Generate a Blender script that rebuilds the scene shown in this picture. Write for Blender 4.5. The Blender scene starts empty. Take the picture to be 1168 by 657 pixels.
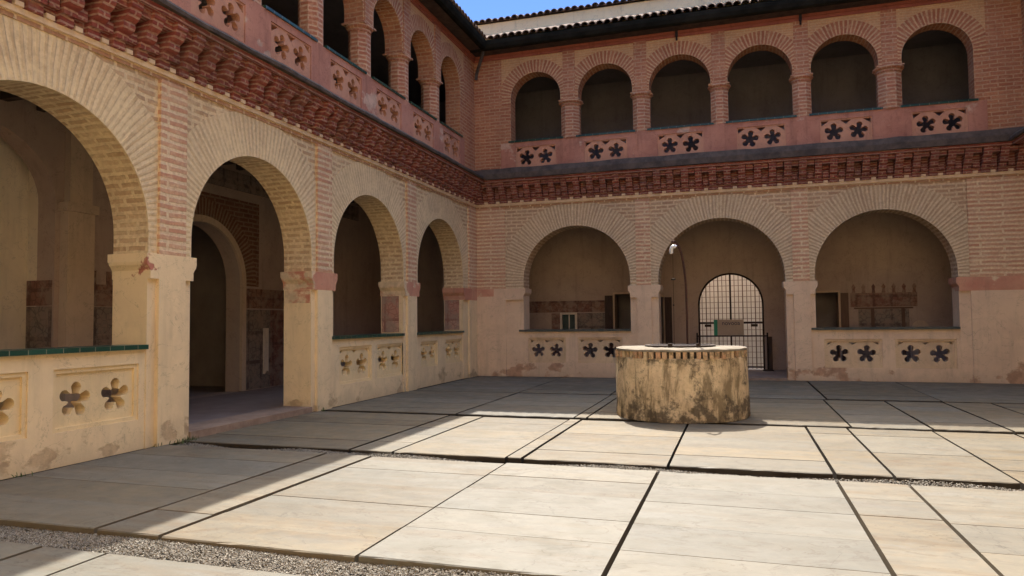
import bpy, bmesh, math, random
from mathutils import Vector, Matrix
from mathutils.geometry import tessellate_polygon
random.seed(7)
PI = math.pi
S = bpy.context.scene
COL = S.collection

# ------------------------------------------------------------------ camera
CAM = Vector((6.6627, -17.7192, 1.45)); YAW, PIT, ROLL, FPX = -0.30877, 0.04643, -0.01075, 807.36
F_ = Vector((math.sin(YAW)*math.cos(PIT), math.cos(YAW)*math.cos(PIT), math.sin(PIT)))
R_ = Vector((math.cos(YAW), -math.sin(YAW), 0)); U_ = R_.cross(F_)
c_, s_ = math.cos(ROLL), math.sin(ROLL)
RT = R_*c_ + U_*s_; UP = U_*c_ - R_*s_
cd = bpy.data.cameras.new('camera'); cam = bpy.data.objects.new('camera', cd); COL.objects.link(cam)
cd.sensor_width = 36; cd.lens = FPX/1168*36; cd.clip_start = 0.05; cd.clip_end = 2000
M = Matrix((RT, UP, -F_)).transposed().to_4x4(); M.translation = CAM; cam.matrix_world = M
S.camera = cam

# ------------------------------------------------------------------ sky, sun, exposure
SUN_DIR = Vector((0.232, -0.716, -1.0)).normalized()
EL = math.asin(-SUN_DIR.z); ROT = math.atan2(-SUN_DIR.x, -SUN_DIR.y)
W = bpy.data.worlds.new('World'); S.world = W; W.use_nodes = True
wn = W.node_tree; wn.nodes.clear()
sky = wn.nodes.new('ShaderNodeTexSky'); sky.sky_type = 'NISHITA'; sky.sun_disc = False
sky.sun_elevation = EL; sky.sun_rotation = ROT; sky.air_density = 1.0; sky.dust_density = 3.0; sky.ozone_density = 1.0
bg = wn.nodes.new('ShaderNodeBackground'); bg.inputs[1].default_value = 0.15
wo = wn.nodes.new('ShaderNodeOutputWorld')
# low in the sky the air is clear and deep blue, higher up a bright haze surrounds the sun
sky2 = wn.nodes.new('ShaderNodeTexSky'); sky2.sky_type = 'NISHITA'; sky2.sun_disc = False
sky2.sun_elevation = EL; sky2.sun_rotation = ROT; sky2.air_density = 1.0; sky2.dust_density = 0.0; sky2.ozone_density = 3.0
tn = wn.nodes.new('ShaderNodeMix'); tn.data_type = 'RGBA'; tn.blend_type = 'MULTIPLY'; tn.inputs[0].default_value = 1; tn.inputs[7].default_value = (0.21, 0.25, 0.36, 1)
wn.links.new(sky2.outputs[0], tn.inputs[6])
gc = wn.nodes.new('ShaderNodeTexCoord'); gx = wn.nodes.new('ShaderNodeSeparateXYZ'); wn.links.new(gc.outputs['Generated'], gx.inputs[0])
gm = wn.nodes.new('ShaderNodeMapRange'); gm.interpolation_type = 'SMOOTHSTEP'; gm.inputs[1].default_value = 0.50; gm.inputs[2].default_value = 0.66
wn.links.new(gx.outputs[2], gm.inputs[0])
mx = wn.nodes.new('ShaderNodeMix'); mx.data_type = 'RGBA'; wn.links.new(gm.outputs[0], mx.inputs[0]); wn.links.new(tn.outputs[2], mx.inputs[6]); wn.links.new(sky.outputs[0], mx.inputs[7])
wn.links.new(mx.outputs[2], bg.inputs[0]); wn.links.new(bg.outputs[0], wo.inputs[0])
sd = bpy.data.lights.new('sun', 'SUN'); sd.energy = 2.5; sd.angle = math.radians(0.5); sd.color = (1.0, 0.93, 0.84)
sun = bpy.data.objects.new('sun', sd); COL.objects.link(sun)
sun.rotation_euler = SUN_DIR.to_track_quat('-Z', 'Y').to_euler(); sun.location = (-10, 20, 40)
S.view_settings.view_transform = 'Standard'; S.view_settings.look = 'None'
S.view_settings.gamma = 1.0; S.view_settings.use_curve_mapping = False
S.view_settings.exposure = 1.92
S.render.engine = 'CYCLES'
S.cycles.max_bounces = 10; S.cycles.diffuse_bounces = 7

# ------------------------------------------------------------------ node helpers
class N:
    def __init__(s, name):
        s.m = bpy.data.materials.new(name); s.m.use_nodes = True; s.t = s.m.node_tree
        s.b = s.t.nodes['Principled BSDF']; s.b.inputs['Roughness'].default_value = 0.85
        s.b.inputs['Specular IOR Level'].default_value = 0.25
    def n(s, typ, **kw):
        x = s.t.nodes.new('ShaderNode'+typ)
        for k, v in kw.items(): setattr(x, k, v)
        return x
    def l(s, a, b): s.t.links.new(a, b)
    def put(s, sock, v):
        if hasattr(v, 'is_linked') or isinstance(v, bpy.types.NodeSocket): s.l(v, sock)
        elif isinstance(v, (tuple, list)) and len(v) == 3 and sock.type == 'RGBA': sock.default_value = (*v, 1)
        else: sock.default_value = v
    def math(s, op, a, b=0.0, clamp=False):
        x = s.n('Math', operation=op, use_clamp=clamp); s.put(x.inputs[0], a); s.put(x.inputs[1], b); return x.outputs[0]
    def mix(s, f, a, b, mode='MIX'):
        x = s.n('Mix', data_type='RGBA', blend_type=mode); s.put(x.inputs[0], f); s.put(x.inputs[6], a); s.put(x.inputs[7], b); return x.outputs[2]
    def step(s, v, a, b, lo=0.0, hi=1.0):
        x = s.n('MapRange', interpolation_type='SMOOTHSTEP'); s.put(x.inputs[0], v)
        for i, q in zip((1, 2, 3, 4), (a, b, lo, hi)): x.inputs[i].default_value = q
        return x.outputs[0]
    def pos(s, scale=(1, 1, 1), off=(0, 0, 0)):
        g = s.n('NewGeometry'); mp = s.n('Mapping'); s.l(g.outputs['Position'], mp.inputs[0])
        mp.inputs['Scale'].default_value = scale; mp.inputs['Location'].default_value = off; return mp.outputs[0]
    def z(s):
        g = s.n('NewGeometry'); x = s.n('SeparateXYZ'); s.l(g.outputs['Position'], x.inputs[0]); return x.outputs[2]
    def uv(s): return s.n('UVMap').outputs[0]
    def noise(s, vec, scale, detail=5, rough=0.6, dist=0.0, out=0):
        x = s.n('TexNoise'); s.put(x.inputs['Vector'], vec); x.inputs['Scale'].default_value = scale
        x.inputs['Detail'].default_value = detail; x.inputs['Roughness'].default_value = rough; x.inputs['Distortion'].default_value = dist
        return x.outputs[out]
    def vadd(s, a, b, sc):
        m = s.n('VectorMath', operation='SUBTRACT'); s.l(b, m.inputs[0]); m.inputs[1].default_value = (.5, .5, .5)
        x = s.n('VectorMath', operation='SCALE'); s.l(m.outputs[0], x.inputs[0]); x.inputs['Scale'].default_value = sc
        y = s.n('VectorMath', operation='ADD'); s.l(a, y.inputs[0]); s.l(x.outputs[0], y.inputs[1]); return y.outputs[0]
    def bump(s, h, strength=0.5, dist=0.02):
        b = s.n('Bump'); s.l(h, b.inputs['Height']); b.inputs['Strength'].default_value = strength; b.inputs['Distance'].default_value = dist
        s.l(b.outputs[0], s.b.inputs['Normal'])
    def col(s, c): s.put(s.b.inputs['Base Color'], c)

def warm(c, g=0.985, b=0.90): return (c[0], c[1]*g, c[2]*b)
def brick_mat(name, c1, c2, mortar, wash=None, wash_amt=0.0, bw=0.29, rh=0.095, ms=0.017, grime=0.25, bump=0.7):
    n = N(name); uv = n.uv(); p = n.pos(); c1, c2, mortar = warm(c1), warm(c2), warm(mortar); wash = warm(wash) if wash else None
    v = n.vadd(n.vadd(uv, n.noise(p, 7, 3, 0.6, out=1), 0.026), n.noise(p, 1.1, 2, 0.5, out=1), 0.06)
    br = n.n('TexBrick', offset=0.5); n.l(v, br.inputs['Vector'])
    for k, x in (('Color1', c1), ('Color2', c2), ('Mortar', mortar)): br.inputs[k].default_value = (*x, 1)
    br.inputs['Scale'].default_value = 1; br.inputs['Mortar Size'].default_value = ms; br.inputs['Mortar Smooth'].default_value = 0.35
    br.inputs['Bias'].default_value = 0; br.inputs['Brick Width'].default_value = bw; br.inputs['Row Height'].default_value = rh
    # worn joints: mortar smeared over parts of the bricks, brick dust over parts of the mortar
    c = n.mix(n.step(n.noise(p, 9, 5, 0.65), 0.50, 0.68, 0, 0.75), br.outputs['Color'], tuple((x+y)/2 for x, y in zip(c2, mortar)))
    c = n.mix(n.step(n.noise(p, 3.3, 4, 0.6), 0.52, 0.70, 0, 0.40), c, c1)
    fine = n.noise(p, 22, 5, 0.7)
    c = n.mix(n.step(fine, 0.3, 0.75, 0, 0.45), c, tuple(x*0.55 for x in c1))
    if wash:
        w = n.step(n.noise(p, 1.7, 6, 0.7, 0.4), 0.62-wash_amt*0.5, 0.9-wash_amt*0.5, 0.0, 0.85)
        w2 = n.math('MULTIPLY', w, n.step(n.noise(p, 14, 4, 0.7), 0.25, 0.6))
        c = n.mix(w2, c, wash)
    g = n.step(n.noise(n.pos((1, 1, 0.45)), 0.9, 5, 0.65), 0.35, 0.75, 0, grime)
    c = n.mix(g, c, (0.10, 0.07, 0.05))
    n.col(c)
    h = n.math('SUBTRACT', n.math('MULTIPLY', fine, 0.35), br.outputs['Fac'])
    n.bump(h, bump*0.8, 0.012)
    return n.m

def plaster_mat(name, base, dark, under, peel=0.0, peel_h=0.9, grime=0.3, rough=0.9, spot=None, patch=None):
    n = N(name); p = n.pos(); base, dark, under = warm(base), warm(dark), warm(under)
    big = n.noise(p, 1.1, 6, 0.62, 0.3); mid = n.noise(p, 5.5, 6, 0.7); fine = n.noise(p, 40, 4, 0.7)
    c = n.mix(n.step(big, 0.3, 0.72), base, dark)
    c = n.mix(n.step(mid, 0.52, 0.8, 0, grime), c, tuple(x*0.6 for x in dark))
    c = n.mix(n.step(n.noise(n.pos((1, 1, 0.12)), 5, 5, 0.65), 0.50, 0.72, 0, grime*0.9), c, tuple(x*0.55 for x in dark))
    cr = n.math('ABSOLUTE', n.math('SUBTRACT', n.noise(p, 1.9, 8, 0.62, 0.8), 0.5))
    c = n.mix(n.step(cr, 0.0, 0.006, 0.5, 0.0), c, tuple(x*0.4 for x in dark))
    c = n.mix(n.step(n.noise(p, 2.6, 7, 0.7), 0.50, 0.60, 0, 0.22), c, tuple(min(1, x*1.12) for x in base))
    if peel > 0 and peel_h < 2:
        dm = n.math('ADD', n.z(), n.math('MULTIPLY', n.noise(n.pos((1, 1, 0.7)), 2.2, 6, 0.65), 0.9))
        c = n.mix(n.step(dm, 0.42, 0.78, 0.42, 0.0), c, tuple(x*0.62 for x in dark))
    h = n.math('MULTIPLY', fine, 0.4)
    if patch is not None: peel = 0.001
    if peel > 0:
        f = n.math('ADD', n.noise(n.pos((1, 1, 1.35)), 1.5, 7, 0.58), n.step(n.z(), 0.0, peel_h, peel, -0.12))
        if spot:
            g = n.n('NewGeometry'); ds = n.n('VectorMath', operation='DISTANCE'); sc = n.n('VectorMath', operation='MULTIPLY'); n.l(g.outputs['Position'], sc.inputs[0]); sc.inputs[1].default_value = (1, 1, 2.6)
            n.l(sc.outputs[0], ds.inputs[0]); ds.inputs[1].default_value = (spot[0], spot[1], spot[2]*2.6)
            f = n.math('ADD', f, n.step(ds.outputs['Value'], 0.2, 1.1, 0.15, 0.0))
        if patch is not None: f = n.math('ADD', n.noise(n.pos(), 5.0, 5, 0.5), patch)
        e = n.step(f, 0.60, 0.66)
        c = n.mix(e, c, n.mix(n.step(mid, 0.35, 0.65), under, tuple(x*0.7 for x in under)))
        h = n.math('SUBTRACT', h, e)
    n.col(c); n.bump(n.math('ADD', h, n.math('MULTIPLY', mid, 0.5)), 0.35, 0.012); n.b.inputs['Roughness'].default_value = rough
    return n.m

def plain_mat(name, a, b, scale=6, rough=0.7, metal=0.0, stretch=(1, 1, 1), bump=0.15, detail=5):
    n = N(name); f = n.noise(n.pos(stretch), scale, detail, 0.65)
    n.col(n.mix(n.step(f, 0.3, 0.7), a, b)); n.b.inputs['Roughness'].default_value = rough; n.b.inputs['Metallic'].default_value = metal
    if bump: n.bump(f, bump, 0.01)
    return n.m

M_ = {}
M_['cream_brick'] = brick_mat('cream washed brick', (0.52, 0.34, 0.20), (0.66, 0.46, 0.29), (0.84, 0.67, 0.43), wash=(0.82, 0.65, 0.41), wash_amt=0.35, bw=0.30, ms=0.027, grime=0.12)
M_['tan_brick'] = brick_mat('tan brick', (0.50, 0.31, 0.19), (0.60, 0.41, 0.265), (0.80, 0.62, 0.42), wash=(0.68, 0.51, 0.34), wash_amt=0.08, ms=0.024, grime=0.18)
M_['pilaster_brick'] = brick_mat('pilaster brick', (0.60, 0.30, 0.19), (0.68, 0.42, 0.27), (0.84, 0.67, 0.45), wash=(0.80, 0.62, 0.41), wash_amt=0.22, bw=0.9, ms=0.026, grime=0.12)
M_['cream_arch'] = brick_mat('cream arch brick', (0.60, 0.43, 0.26), (0.72, 0.54, 0.34), (0.85, 0.68, 0.44), wash=(0.84, 0.67, 0.42), wash_amt=0.48, bw=1.7, rh=0.080, ms=0.026, grime=0.10)
M_['tan_arch'] = brick_mat('tan arch brick', (0.52, 0.36, 0.23), (0.62, 0.45, 0.29), (0.80, 0.64, 0.44), wash=(0.72, 0.56, 0.38), wash_amt=0.25, bw=1.7, rh=0.080, ms=0.024, grime=0.14)
M_['red_brick'] = brick_mat('red brick', (0.45, 0.165, 0.085), (0.60, 0.275, 0.145), (0.63, 0.385, 0.235), ms=0.016, grime=0.22, rh=0.088)
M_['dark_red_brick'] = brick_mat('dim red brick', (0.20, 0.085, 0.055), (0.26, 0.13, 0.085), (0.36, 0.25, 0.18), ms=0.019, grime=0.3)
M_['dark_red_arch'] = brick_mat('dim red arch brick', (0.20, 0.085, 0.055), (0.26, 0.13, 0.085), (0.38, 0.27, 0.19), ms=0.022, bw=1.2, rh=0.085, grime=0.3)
M_['buff_brick'] = brick_mat('buff brick', (0.66, 0.35, 0.17), (0.70, 0.41, 0.21), (0.72, 0.48, 0.27), ms=0.010, rh=0.06, grime=0.2, bump=0.3)
M_['red_arch'] = brick_mat('red arch brick', (0.44, 0.155, 0.08), (0.56, 0.24, 0.125), (0.70, 0.46, 0.26), bw=1.2, rh=0.085, ms=0.021, grime=0.18)
M_['red_column'] = brick_mat('column brick', (0.47, 0.17, 0.095), (0.56, 0.25, 0.14), (0.68, 0.45, 0.30), bw=0.34, rh=0.085, ms=0.020, grime=0.2)
M_['plaster'] = plaster_mat('cream plaster', (0.84, 0.66, 0.42), (0.77, 0.59, 0.38), (0.62, 0.45, 0.28), peel=0.07, peel_h=0.7, grime=0.28)
M_['plaster_tan'] = plaster_mat('tan plaster', (0.78, 0.58, 0.41), (0.68, 0.49, 0.35), (0.56, 0.34, 0.22), peel=0.09, peel_h=0.9, grime=0.32, spot=(1.25, 0.0, 0.72))
M_['panel'] = plaster_mat('panel plaster', (0.82, 0.64, 0.38), (0.76, 0.58, 0.35), (0.4, 0.3, 0.2), grime=0.24)
M_['panel_tan'] = plaster_mat('panel plaster tan', (0.74, 0.55, 0.36), (0.62, 0.44, 0.29), (0.4, 0.3, 0.2), grime=0.38)
M_['pink'] = plaster_mat('pink plaster', (0.55, 0.26, 0.18), (0.40, 0.165, 0.115), (0.66, 0.43, 0.32), peel=0.05, peel_h=20, grime=0.5)
M_['pink_panel'] = plaster_mat('pink panel plaster', (0.60, 0.31, 0.20), (0.50, 0.24, 0.155), (0.66, 0.42, 0.31), peel=0.0, grime=0.45)
M_['red_band'] = plaster_mat('dark red frieze', (0.38, 0.12, 0.085), (0.30, 0.095, 0.07), (0.5, 0.3, 0.2), grime=0.5)
M_['impost_red'] = plaster_mat('worn red impost', (0.54, 0.22, 0.15), (0.66, 0.38, 0.26), (0.80, 0.62, 0.42), peel=0.045, peel_h=20, grime=0.4)
M_['impost_cream'] = plaster_mat('cream impost with red traces', (0.84, 0.66, 0.42), (0.77, 0.59, 0.38), (0.55, 0.22, 0.16), peel=0.0, peel_h=20, grime=0.25, patch=0.0)
M_['corbel'] = brick_mat('corbel brick', (0.24, 0.052, 0.046), (0.34, 0.095, 0.072), (0.50, 0.31, 0.24), bw=3.0, rh=0.062, ms=0.013, grime=0.5)
M_['string'] = plain_mat('cream string course', (0.80, 0.62, 0.40), (0.66, 0.48, 0.30), 8, 0.95, bump=0.4)
M_['string_red'] = brick_mat('brown string course', (0.46, 0.24, 0.13), (0.52, 0.29, 0.17), (0.76, 0.58, 0.38), bw=0.28, rh=0.30, ms=0.02, grime=0.2)
M_['lead'] = plain_mat('dark slate ledge', (0.060, 0.047, 0.040), (0.125, 0.095, 0.075), 5, 0.8, bump=0.3)
M_['gutter'] = plain_mat('dark green gutter', (0.012, 0.011, 0.008), (0.026, 0.023, 0.017), 3, 1.0, bump=0.2); M_['gutter'].node_tree.nodes['Principled BSDF'].inputs['Specular IOR Level'].default_value = 0.0
M_['soffit'] = plain_mat('dark eave wood', (0.045, 0.03, 0.025), (0.09, 0.06, 0.045), 6, 0.8)
M_['tile'] = plain_mat('roof tile', (0.22, 0.13, 0.075), (0.12, 0.08, 0.055), 7, 0.9, bump=0.4)
M_['white'] = plaster_mat('white wash', (0.90, 0.74, 0.50), (0.86, 0.69, 0.45), (0.4, 0.3, 0.2), grime=0.5)
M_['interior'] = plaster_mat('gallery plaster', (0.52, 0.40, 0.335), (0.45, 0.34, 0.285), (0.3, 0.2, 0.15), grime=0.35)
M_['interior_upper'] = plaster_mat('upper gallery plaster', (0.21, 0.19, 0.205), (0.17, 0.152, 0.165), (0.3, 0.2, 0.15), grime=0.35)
M_['interior_pale'] = plaster_mat('pale recess plaster', (0.85, 0.76, 0.63), (0.80, 0.70, 0.57), (0.36, 0.26, 0.19), peel=0.12, peel_h=1.6, grime=0.3)
M_['jamb_tan'] = plaster_mat('jamb moulding plaster', (0.66, 0.51, 0.38), (0.58, 0.44, 0.32), (0.3, 0.2, 0.15), grime=0.3)
M_['wood_ceiling'] = plain_mat('dark ceiling wood', (0.07, 0.045, 0.03), (0.13, 0.085, 0.06), 4, 0.8, stretch=(1, 4, 1))
M_['gallery_floor'] = plain_mat('worn gallery paving', (0.27, 0.20, 0.165), (0.34, 0.26, 0.21), 3, 0.7)
M_['step'] = plain_mat('stone threshold', (0.34, 0.24, 0.17), (0.24, 0.16, 0.11), 5, 0.85, bump=0.4)
M_['iron'] = plain_mat('dark iron', (0.025, 0.02, 0.018), (0.06, 0.04, 0.03), 20, 0.55, 0.6)
M_['rust'] = plain_mat('rusty iron', (0.26, 0.20, 0.15), (0.20, 0.15, 0.11), 25, 0.7, 0.3)
M_['post_iron'] = plain_mat('rusty post', (0.075, 0.03, 0.022), (0.04, 0.022, 0.018), 25, 0.8, 0.0)
M_['white_metal'] = plain_mat('pale metal', (0.75, 0.74, 0.72), (0.6, 0.6, 0.58), 10, 0.35, 0.3, bump=0)
M_['dark_wood'] = plain_mat('dark wood', (0.05, 0.028, 0.02), (0.085, 0.05, 0.035), 6, 0.6, stretch=(6, 6, 0.6))
M_['brown_wood'] = plain_mat('brown wood', (0.13, 0.07, 0.045), (0.17, 0.10, 0.06), 6, 0.6, stretch=(6, 6, 0.6))
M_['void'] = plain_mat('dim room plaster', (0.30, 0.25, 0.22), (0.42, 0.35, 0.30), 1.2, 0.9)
M_['sign_board'] = plain_mat('taupe board', (0.55, 0.43, 0.31), (0.50, 0.39, 0.28), 3, 0.6, bump=0)
M_['sign_green'] = plain_mat('green strip', (0.03, 0.30, 0.17), (0.03, 0.26, 0.15), 3, 0.5, bump=0)
M_['sign_ink'] = plain_mat('dark blue lettering', (0.05, 0.05, 0.11), (0.05, 0.05, 0.10), 3, 0.6, bump=0)
M_['yard_wall'] = plain_mat('yard wall limewash', (0.78, 0.78, 0.72), (0.70, 0.70, 0.64), 2, 0.9)
M_['glass'] = plain_mat('old window glass', (0.10, 0.13, 0.11), (0.07, 0.09, 0.08), 3, 0.15, bump=0)

def green_tile():
    n = N('green glazed tile'); br = n.n('TexBrick', offset=0.0); n.l(n.uv(), br.inputs['Vector'])
    br.inputs['Color1'].default_value = (0.006, 0.040, 0.026, 1); br.inputs['Color2'].default_value = (0.012, 0.070, 0.045, 1); br.inputs['Mortar'].default_value = (0.30, 0.25, 0.18, 1)
    br.inputs['Scale'].default_value = 1; br.inputs['Brick Width'].default_value = 0.19; br.inputs['Row Height'].default_value = 0.5; br.inputs['Mortar Size'].default_value = 0.004
    p = n.pos(); c = n.mix(n.step(n.noise(p, 9, 5, 0.7), 0.55, 0.75, 0, 0.55), br.outputs[0], (0.06, 0.07, 0.05))
    n.col(c); n.b.inputs['Roughness'].default_value = 0.3; n.b.inputs['Specular IOR Level'].default_value = 0.5
    n.bump(n.noise(p, 12, 3), 0.2, 0.01); return n.m
M_['green'] = green_tile()
M_['dull_coping'] = plain_mat('dull green coping', (0.05, 0.065, 0.055), (0.12, 0.11, 0.085), 8, 0.6, bump=0.3)

def marble(name, side_col, side_lo):
    n = N(name)
    at = n.n('Attribute', attribute_name='tint'); sep = n.n('SeparateColor'); n.l(at.outputs['Color'], sep.inputs[0])
    r, g, b = sep.outputs
    of = n.n('CombineXYZ'); n.l(n.math('MULTIPLY', r, 37.0), of.inputs[0]); n.l(n.math('MULTIPLY', g, 91.0), of.inputs[1])
    def P(sc):
        ad = n.n('VectorMath', operation='ADD'); n.l(n.pos(sc), ad.inputs[0]); n.l(of.outputs[0], ad.inputs[1]); return ad.outputs[0]
    streak = n.noise(P((0.5, 4.5, 1)), 1.3, 6, 0.6, 0.7)
    cloud = n.noise(P((0.8, 1.6, 1)), 1.2, 6, 0.6, 1.2)
    vein = n.noise(P((0.6, 1.5, 1)), 1.6, 7, 0.6, 1.6)
    white = (0.162, 0.154, 0.124)
    c = n.mix(n.step(g, 0.0, 1.0), white, (0.186, 0.146, 0.086))
    c = n.mix(n.math('MULTIPLY', n.step(streak, 0.44, 0.64, 0, 0.8), n.step(b, 0.0, 1.0, 0.12, 0.85)), c, (0.132, 0.096, 0.055))
    c = n.mix(n.math('MULTIPLY', n.step(cloud, 0.57, 0.74), n.step(b, 0.35, 0.95)), c, (0.128, 0.084, 0.046))
    c = n.mix(n.step(cloud, 0.30, 0.48, 0.35, 0.0), c, (0.165, 0.166, 0.150))
    rid = n.math('ABSOLUTE', n.math('SUBTRACT', vein, 0.5))
    c = n.mix(n.step(rid, 0.0, 0.014, 0.62, 0.0), c, (0.092, 0.070, 0.047))
    p = n.pos()
    v2 = n.noise(P((1, 1, 1)), 0.55, 9, 0.6, 1.0); crk = n.math('ABSOLUTE', n.math('SUBTRACT', v2, 0.52))
    c = n.mix(n.math('MULTIPLY', n.step(crk, 0.0, 0.004, 1.0, 0.0), n.step(n.noise(p, 0.9, 3), 0.45, 0.6, 0, 0.8)), c, (0.05, 0.042, 0.03))
    mot = n.noise(P((1.4, 2.6, 1)), 2.4, 8, 0.72, 0.8)
    c = n.mix(n.step(mot, 0.40, 0.58, 0.42, 0.0), c, (0.125, 0.119, 0.094))
    c = n.mix(n.step(mot, 0.60, 0.75, 0, 0.35), c, (0.19, 0.187, 0.165))
    k = n.step(r, 0.0, 1.0, 0.86, 1.04); cb = n.n('CombineColor')
    for q in range(3): n.l(k, cb.inputs[q])
    c = n.mix(1.0, c, cb.outputs[0], 'MULTIPLY')
    c = n.mix(n.step(n.noise(p, 1.6, 8, 0.72), 0.48, 0.72, 0, 0.5), c, (0.098, 0.092, 0.072))
    c = n.mix(n.step(n.noise(p, 30, 4, 0.7), 0.60, 0.78, 0, 0.30), c, (0.07, 0.062, 0.045))
    # side faces: soil brown, with the shade of the gaps put into the colour
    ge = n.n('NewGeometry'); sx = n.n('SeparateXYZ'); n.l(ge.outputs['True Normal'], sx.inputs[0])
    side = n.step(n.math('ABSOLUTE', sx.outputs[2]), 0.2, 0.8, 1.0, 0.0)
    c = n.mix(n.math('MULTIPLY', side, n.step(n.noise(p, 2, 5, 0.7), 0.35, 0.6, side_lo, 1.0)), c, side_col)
    n.col(c); n.b.inputs['Specular IOR Level'].default_value = 0.22
    n.put(n.b.inputs['Roughness'], n.step(n.noise(p, 3, 4), 0.3, 0.7, 0.5, 0.72))
    n.bump(n.math('ADD', n.noise(p, 3.0, 5, 0.6), n.math('MULTIPLY', n.noise(p, 45, 3), 0.25)), 0.18, 0.02)
    return n.m
M_['marble'] = marble('worn marble paving', (0.13, 0.10, 0.065), 0.3)
M_['marble_shade_soil'] = marble('worn marble paving with shade and soil on its edges', (0.030, 0.022, 0.015), 0.8)  # near-black edge colour holds the gap shade together with soil stain

def gravel_mat():
    n = N('gravel'); p = n.pos(); v = n.n('TexVoronoi'); n.l(p, v.inputs['Vector']); v.inputs['Scale'].default_value = 75
    s = n.n('SeparateColor'); n.l(v.outputs['Color'], s.inputs[0])
    c = n.mix(s.outputs[0], (0.14, 0.125, 0.10), (0.34, 0.31, 0.25)); c = n.mix(n.step(s.outputs[1], 0.75, 0.95, 0, 0.6), c, (0.17, 0.125, 0.085))
    n.col(c); n.bump(v.outputs['Distance'], 0.8, 0.02); return n.m
M_['gravel'] = gravel_mat()
M_['earth'] = plain_mat('dark gravel bed', (0.018, 0.015, 0.012), (0.04, 0.033, 0.026), 40, 0.95, bump=0.6)
M_['yard'] = plain_mat('grey yard gravel', (0.60, 0.56, 0.47), (0.54, 0.50, 0.42), 3, 0.95)

def well_mat():
    n = N('stained well plaster'); p = n.pos(); z = n.z()
    st = n.noise(n.pos((1, 1, 0.22)), 5.5, 7, 0.68, 0.3); bl = n.noise(p, 4.2, 8, 0.68, 0.2); fi = n.noise(p, 26, 5, 0.75)
    c = n.mix(n.step(bl, 0.35, 0.65), (0.76, 0.60, 0.37), (0.60, 0.45, 0.27))
    c = n.mix(n.step(st, 0.46, 0.60, 0, 0.9), c, (0.24, 0.18, 0.10))
    k = n.math('ADD', n.noise(p, 3.2, 8, 0.72), n.step(z, 0.0, 0.55, 0.12, 0.0))
    c = n.mix(n.step(k, 0.55, 0.66, 0, 0.85), c, (0.085, 0.065, 0.045))
    k2 = n.math('ADD', n.noise(p, 7.5, 8, 0.75), n.step(z, 0.70, 0.92, 0.0, 0.10))
    c = n.mix(n.step(k2, 0.56, 0.68, 0, 0.8), c, (0.13, 0.10, 0.055))
    c = n.mix(n.step(fi, 0.52, 0.75, 0, 0.6), c, (0.10, 0.075, 0.045))
    n.col(c); n.bump(n.math('ADD', n.math('MULTIPLY', bl, 1.0), n.math('MULTIPLY', fi, 0.7)), 0.7, 0.025); return n.m
M_['well'] = well_mat()
def rim_mat():
    n = N('well rim brick'); br = n.n('TexBrick', offset=0.0); p = n.pos(); n.l(n.vadd(n.uv(), n.noise(p, 9, 3, out=1), 0.02), br.inputs['Vector'])
    br.inputs['Color1'].default_value = (0.66, 0.50, 0.29, 1); br.inputs['Color2'].default_value = (0.54, 0.31, 0.17, 1); br.inputs['Mortar'].default_value = (0.09, 0.065, 0.04, 1)
    br.inputs['Scale'].default_value = 1; br.inputs['Brick Width'].default_value = 0.105; br.inputs['Row Height'].default_value = 0.5; br.inputs['Mortar Size'].default_value = 0.004; br.inputs['Mortar Smooth'].default_value = 0.3
    c = n.mix(n.step(n.noise(p, 8, 6, 0.75), 0.45, 0.62, 0, 0.85), br.outputs[0], (0.20, 0.155, 0.085))
    n.col(c); n.bump(n.math('SUBTRACT', n.math('MULTIPLY', n.noise(p, 20, 4), 0.4), br.outputs['Fac']), 0.9, 0.03); return n.m
M_['well_rim'] = rim_mat()
M_['well_top'] = plain_mat('pale well capping', (0.30, 0.255, 0.19), (0.20, 0.165, 0.115), 7, 0.9, bump=0.4)

def fresco(name, a, b, c3, sx, sy):
    n = N(name); uv = n.uv(); mp = n.n('Mapping'); n.l(uv, mp.inputs[0]); mp.inputs['Scale'].default_value = (sx, sy, 1)
    ch = n.n('TexBrick', offset=0.0); n.l(mp.outputs[0], ch.inputs['Vector']); ch.inputs['Scale'].default_value = 1
    ch.inputs['Color1'].default_value = (*a, 1); ch.inputs['Color2'].default_value = (*b, 1); ch.inputs['Mortar'].default_value = (*c3, 1)
    ch.inputs['Brick Width'].default_value = 0.42; ch.inputs['Row Height'].default_value = 0.5; ch.inputs['Mortar Size'].default_value = 0.03
    v = n.n('TexVoronoi', feature='DISTANCE_TO_EDGE'); n.l(uv, v.inputs['Vector']); v.inputs['Scale'].default_value = 9
    c = n.mix(n.step(v.outputs[0], 0.02, 0.09, 0.75, 0.0), ch.outputs[0], c3)
    p = n.pos(); c = n.mix(n.step(n.noise(p, 4, 7, 0.72), 0.42, 0.62, 0.12, 0.85), c, (0.36, 0.26, 0.19))
    n.col(c); return n.m
M_['fresco_red'] = fresco('red painted dado', (0.24, 0.10, 0.07), (0.30, 0.16, 0.10), (0.13, 0.055, 0.04), 1, 1)
M_['fresco_grey'] = fresco('grey painted dado', (0.27, 0.23, 0.18), (0.22, 0.17, 0.13), (0.10, 0.075, 0.06), 1.0, 0.8)

M_['fresco_jamb'] = fresco('painted jamb', (0.48, 0.22, 0.15), (0.58, 0.36, 0.24), (0.30, 0.12, 0.08), 1, 1)

# ------------------------------------------------------------------ mesh helpers
class Frame:
    """u along the wall, w into the wall (negative = towards the courtyard), v up"""
    def __init__(s, o, u, w): s.o, s.u, s.w = Vector(o), Vector(u), Vector(w)
    def __call__(s, u, w, v): return s.o + s.u*u + s.w*w + Vector((0, 0, v))
WORLD = Frame((0, 0, 0), (1, 0, 0), (0, 1, 0))

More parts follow.
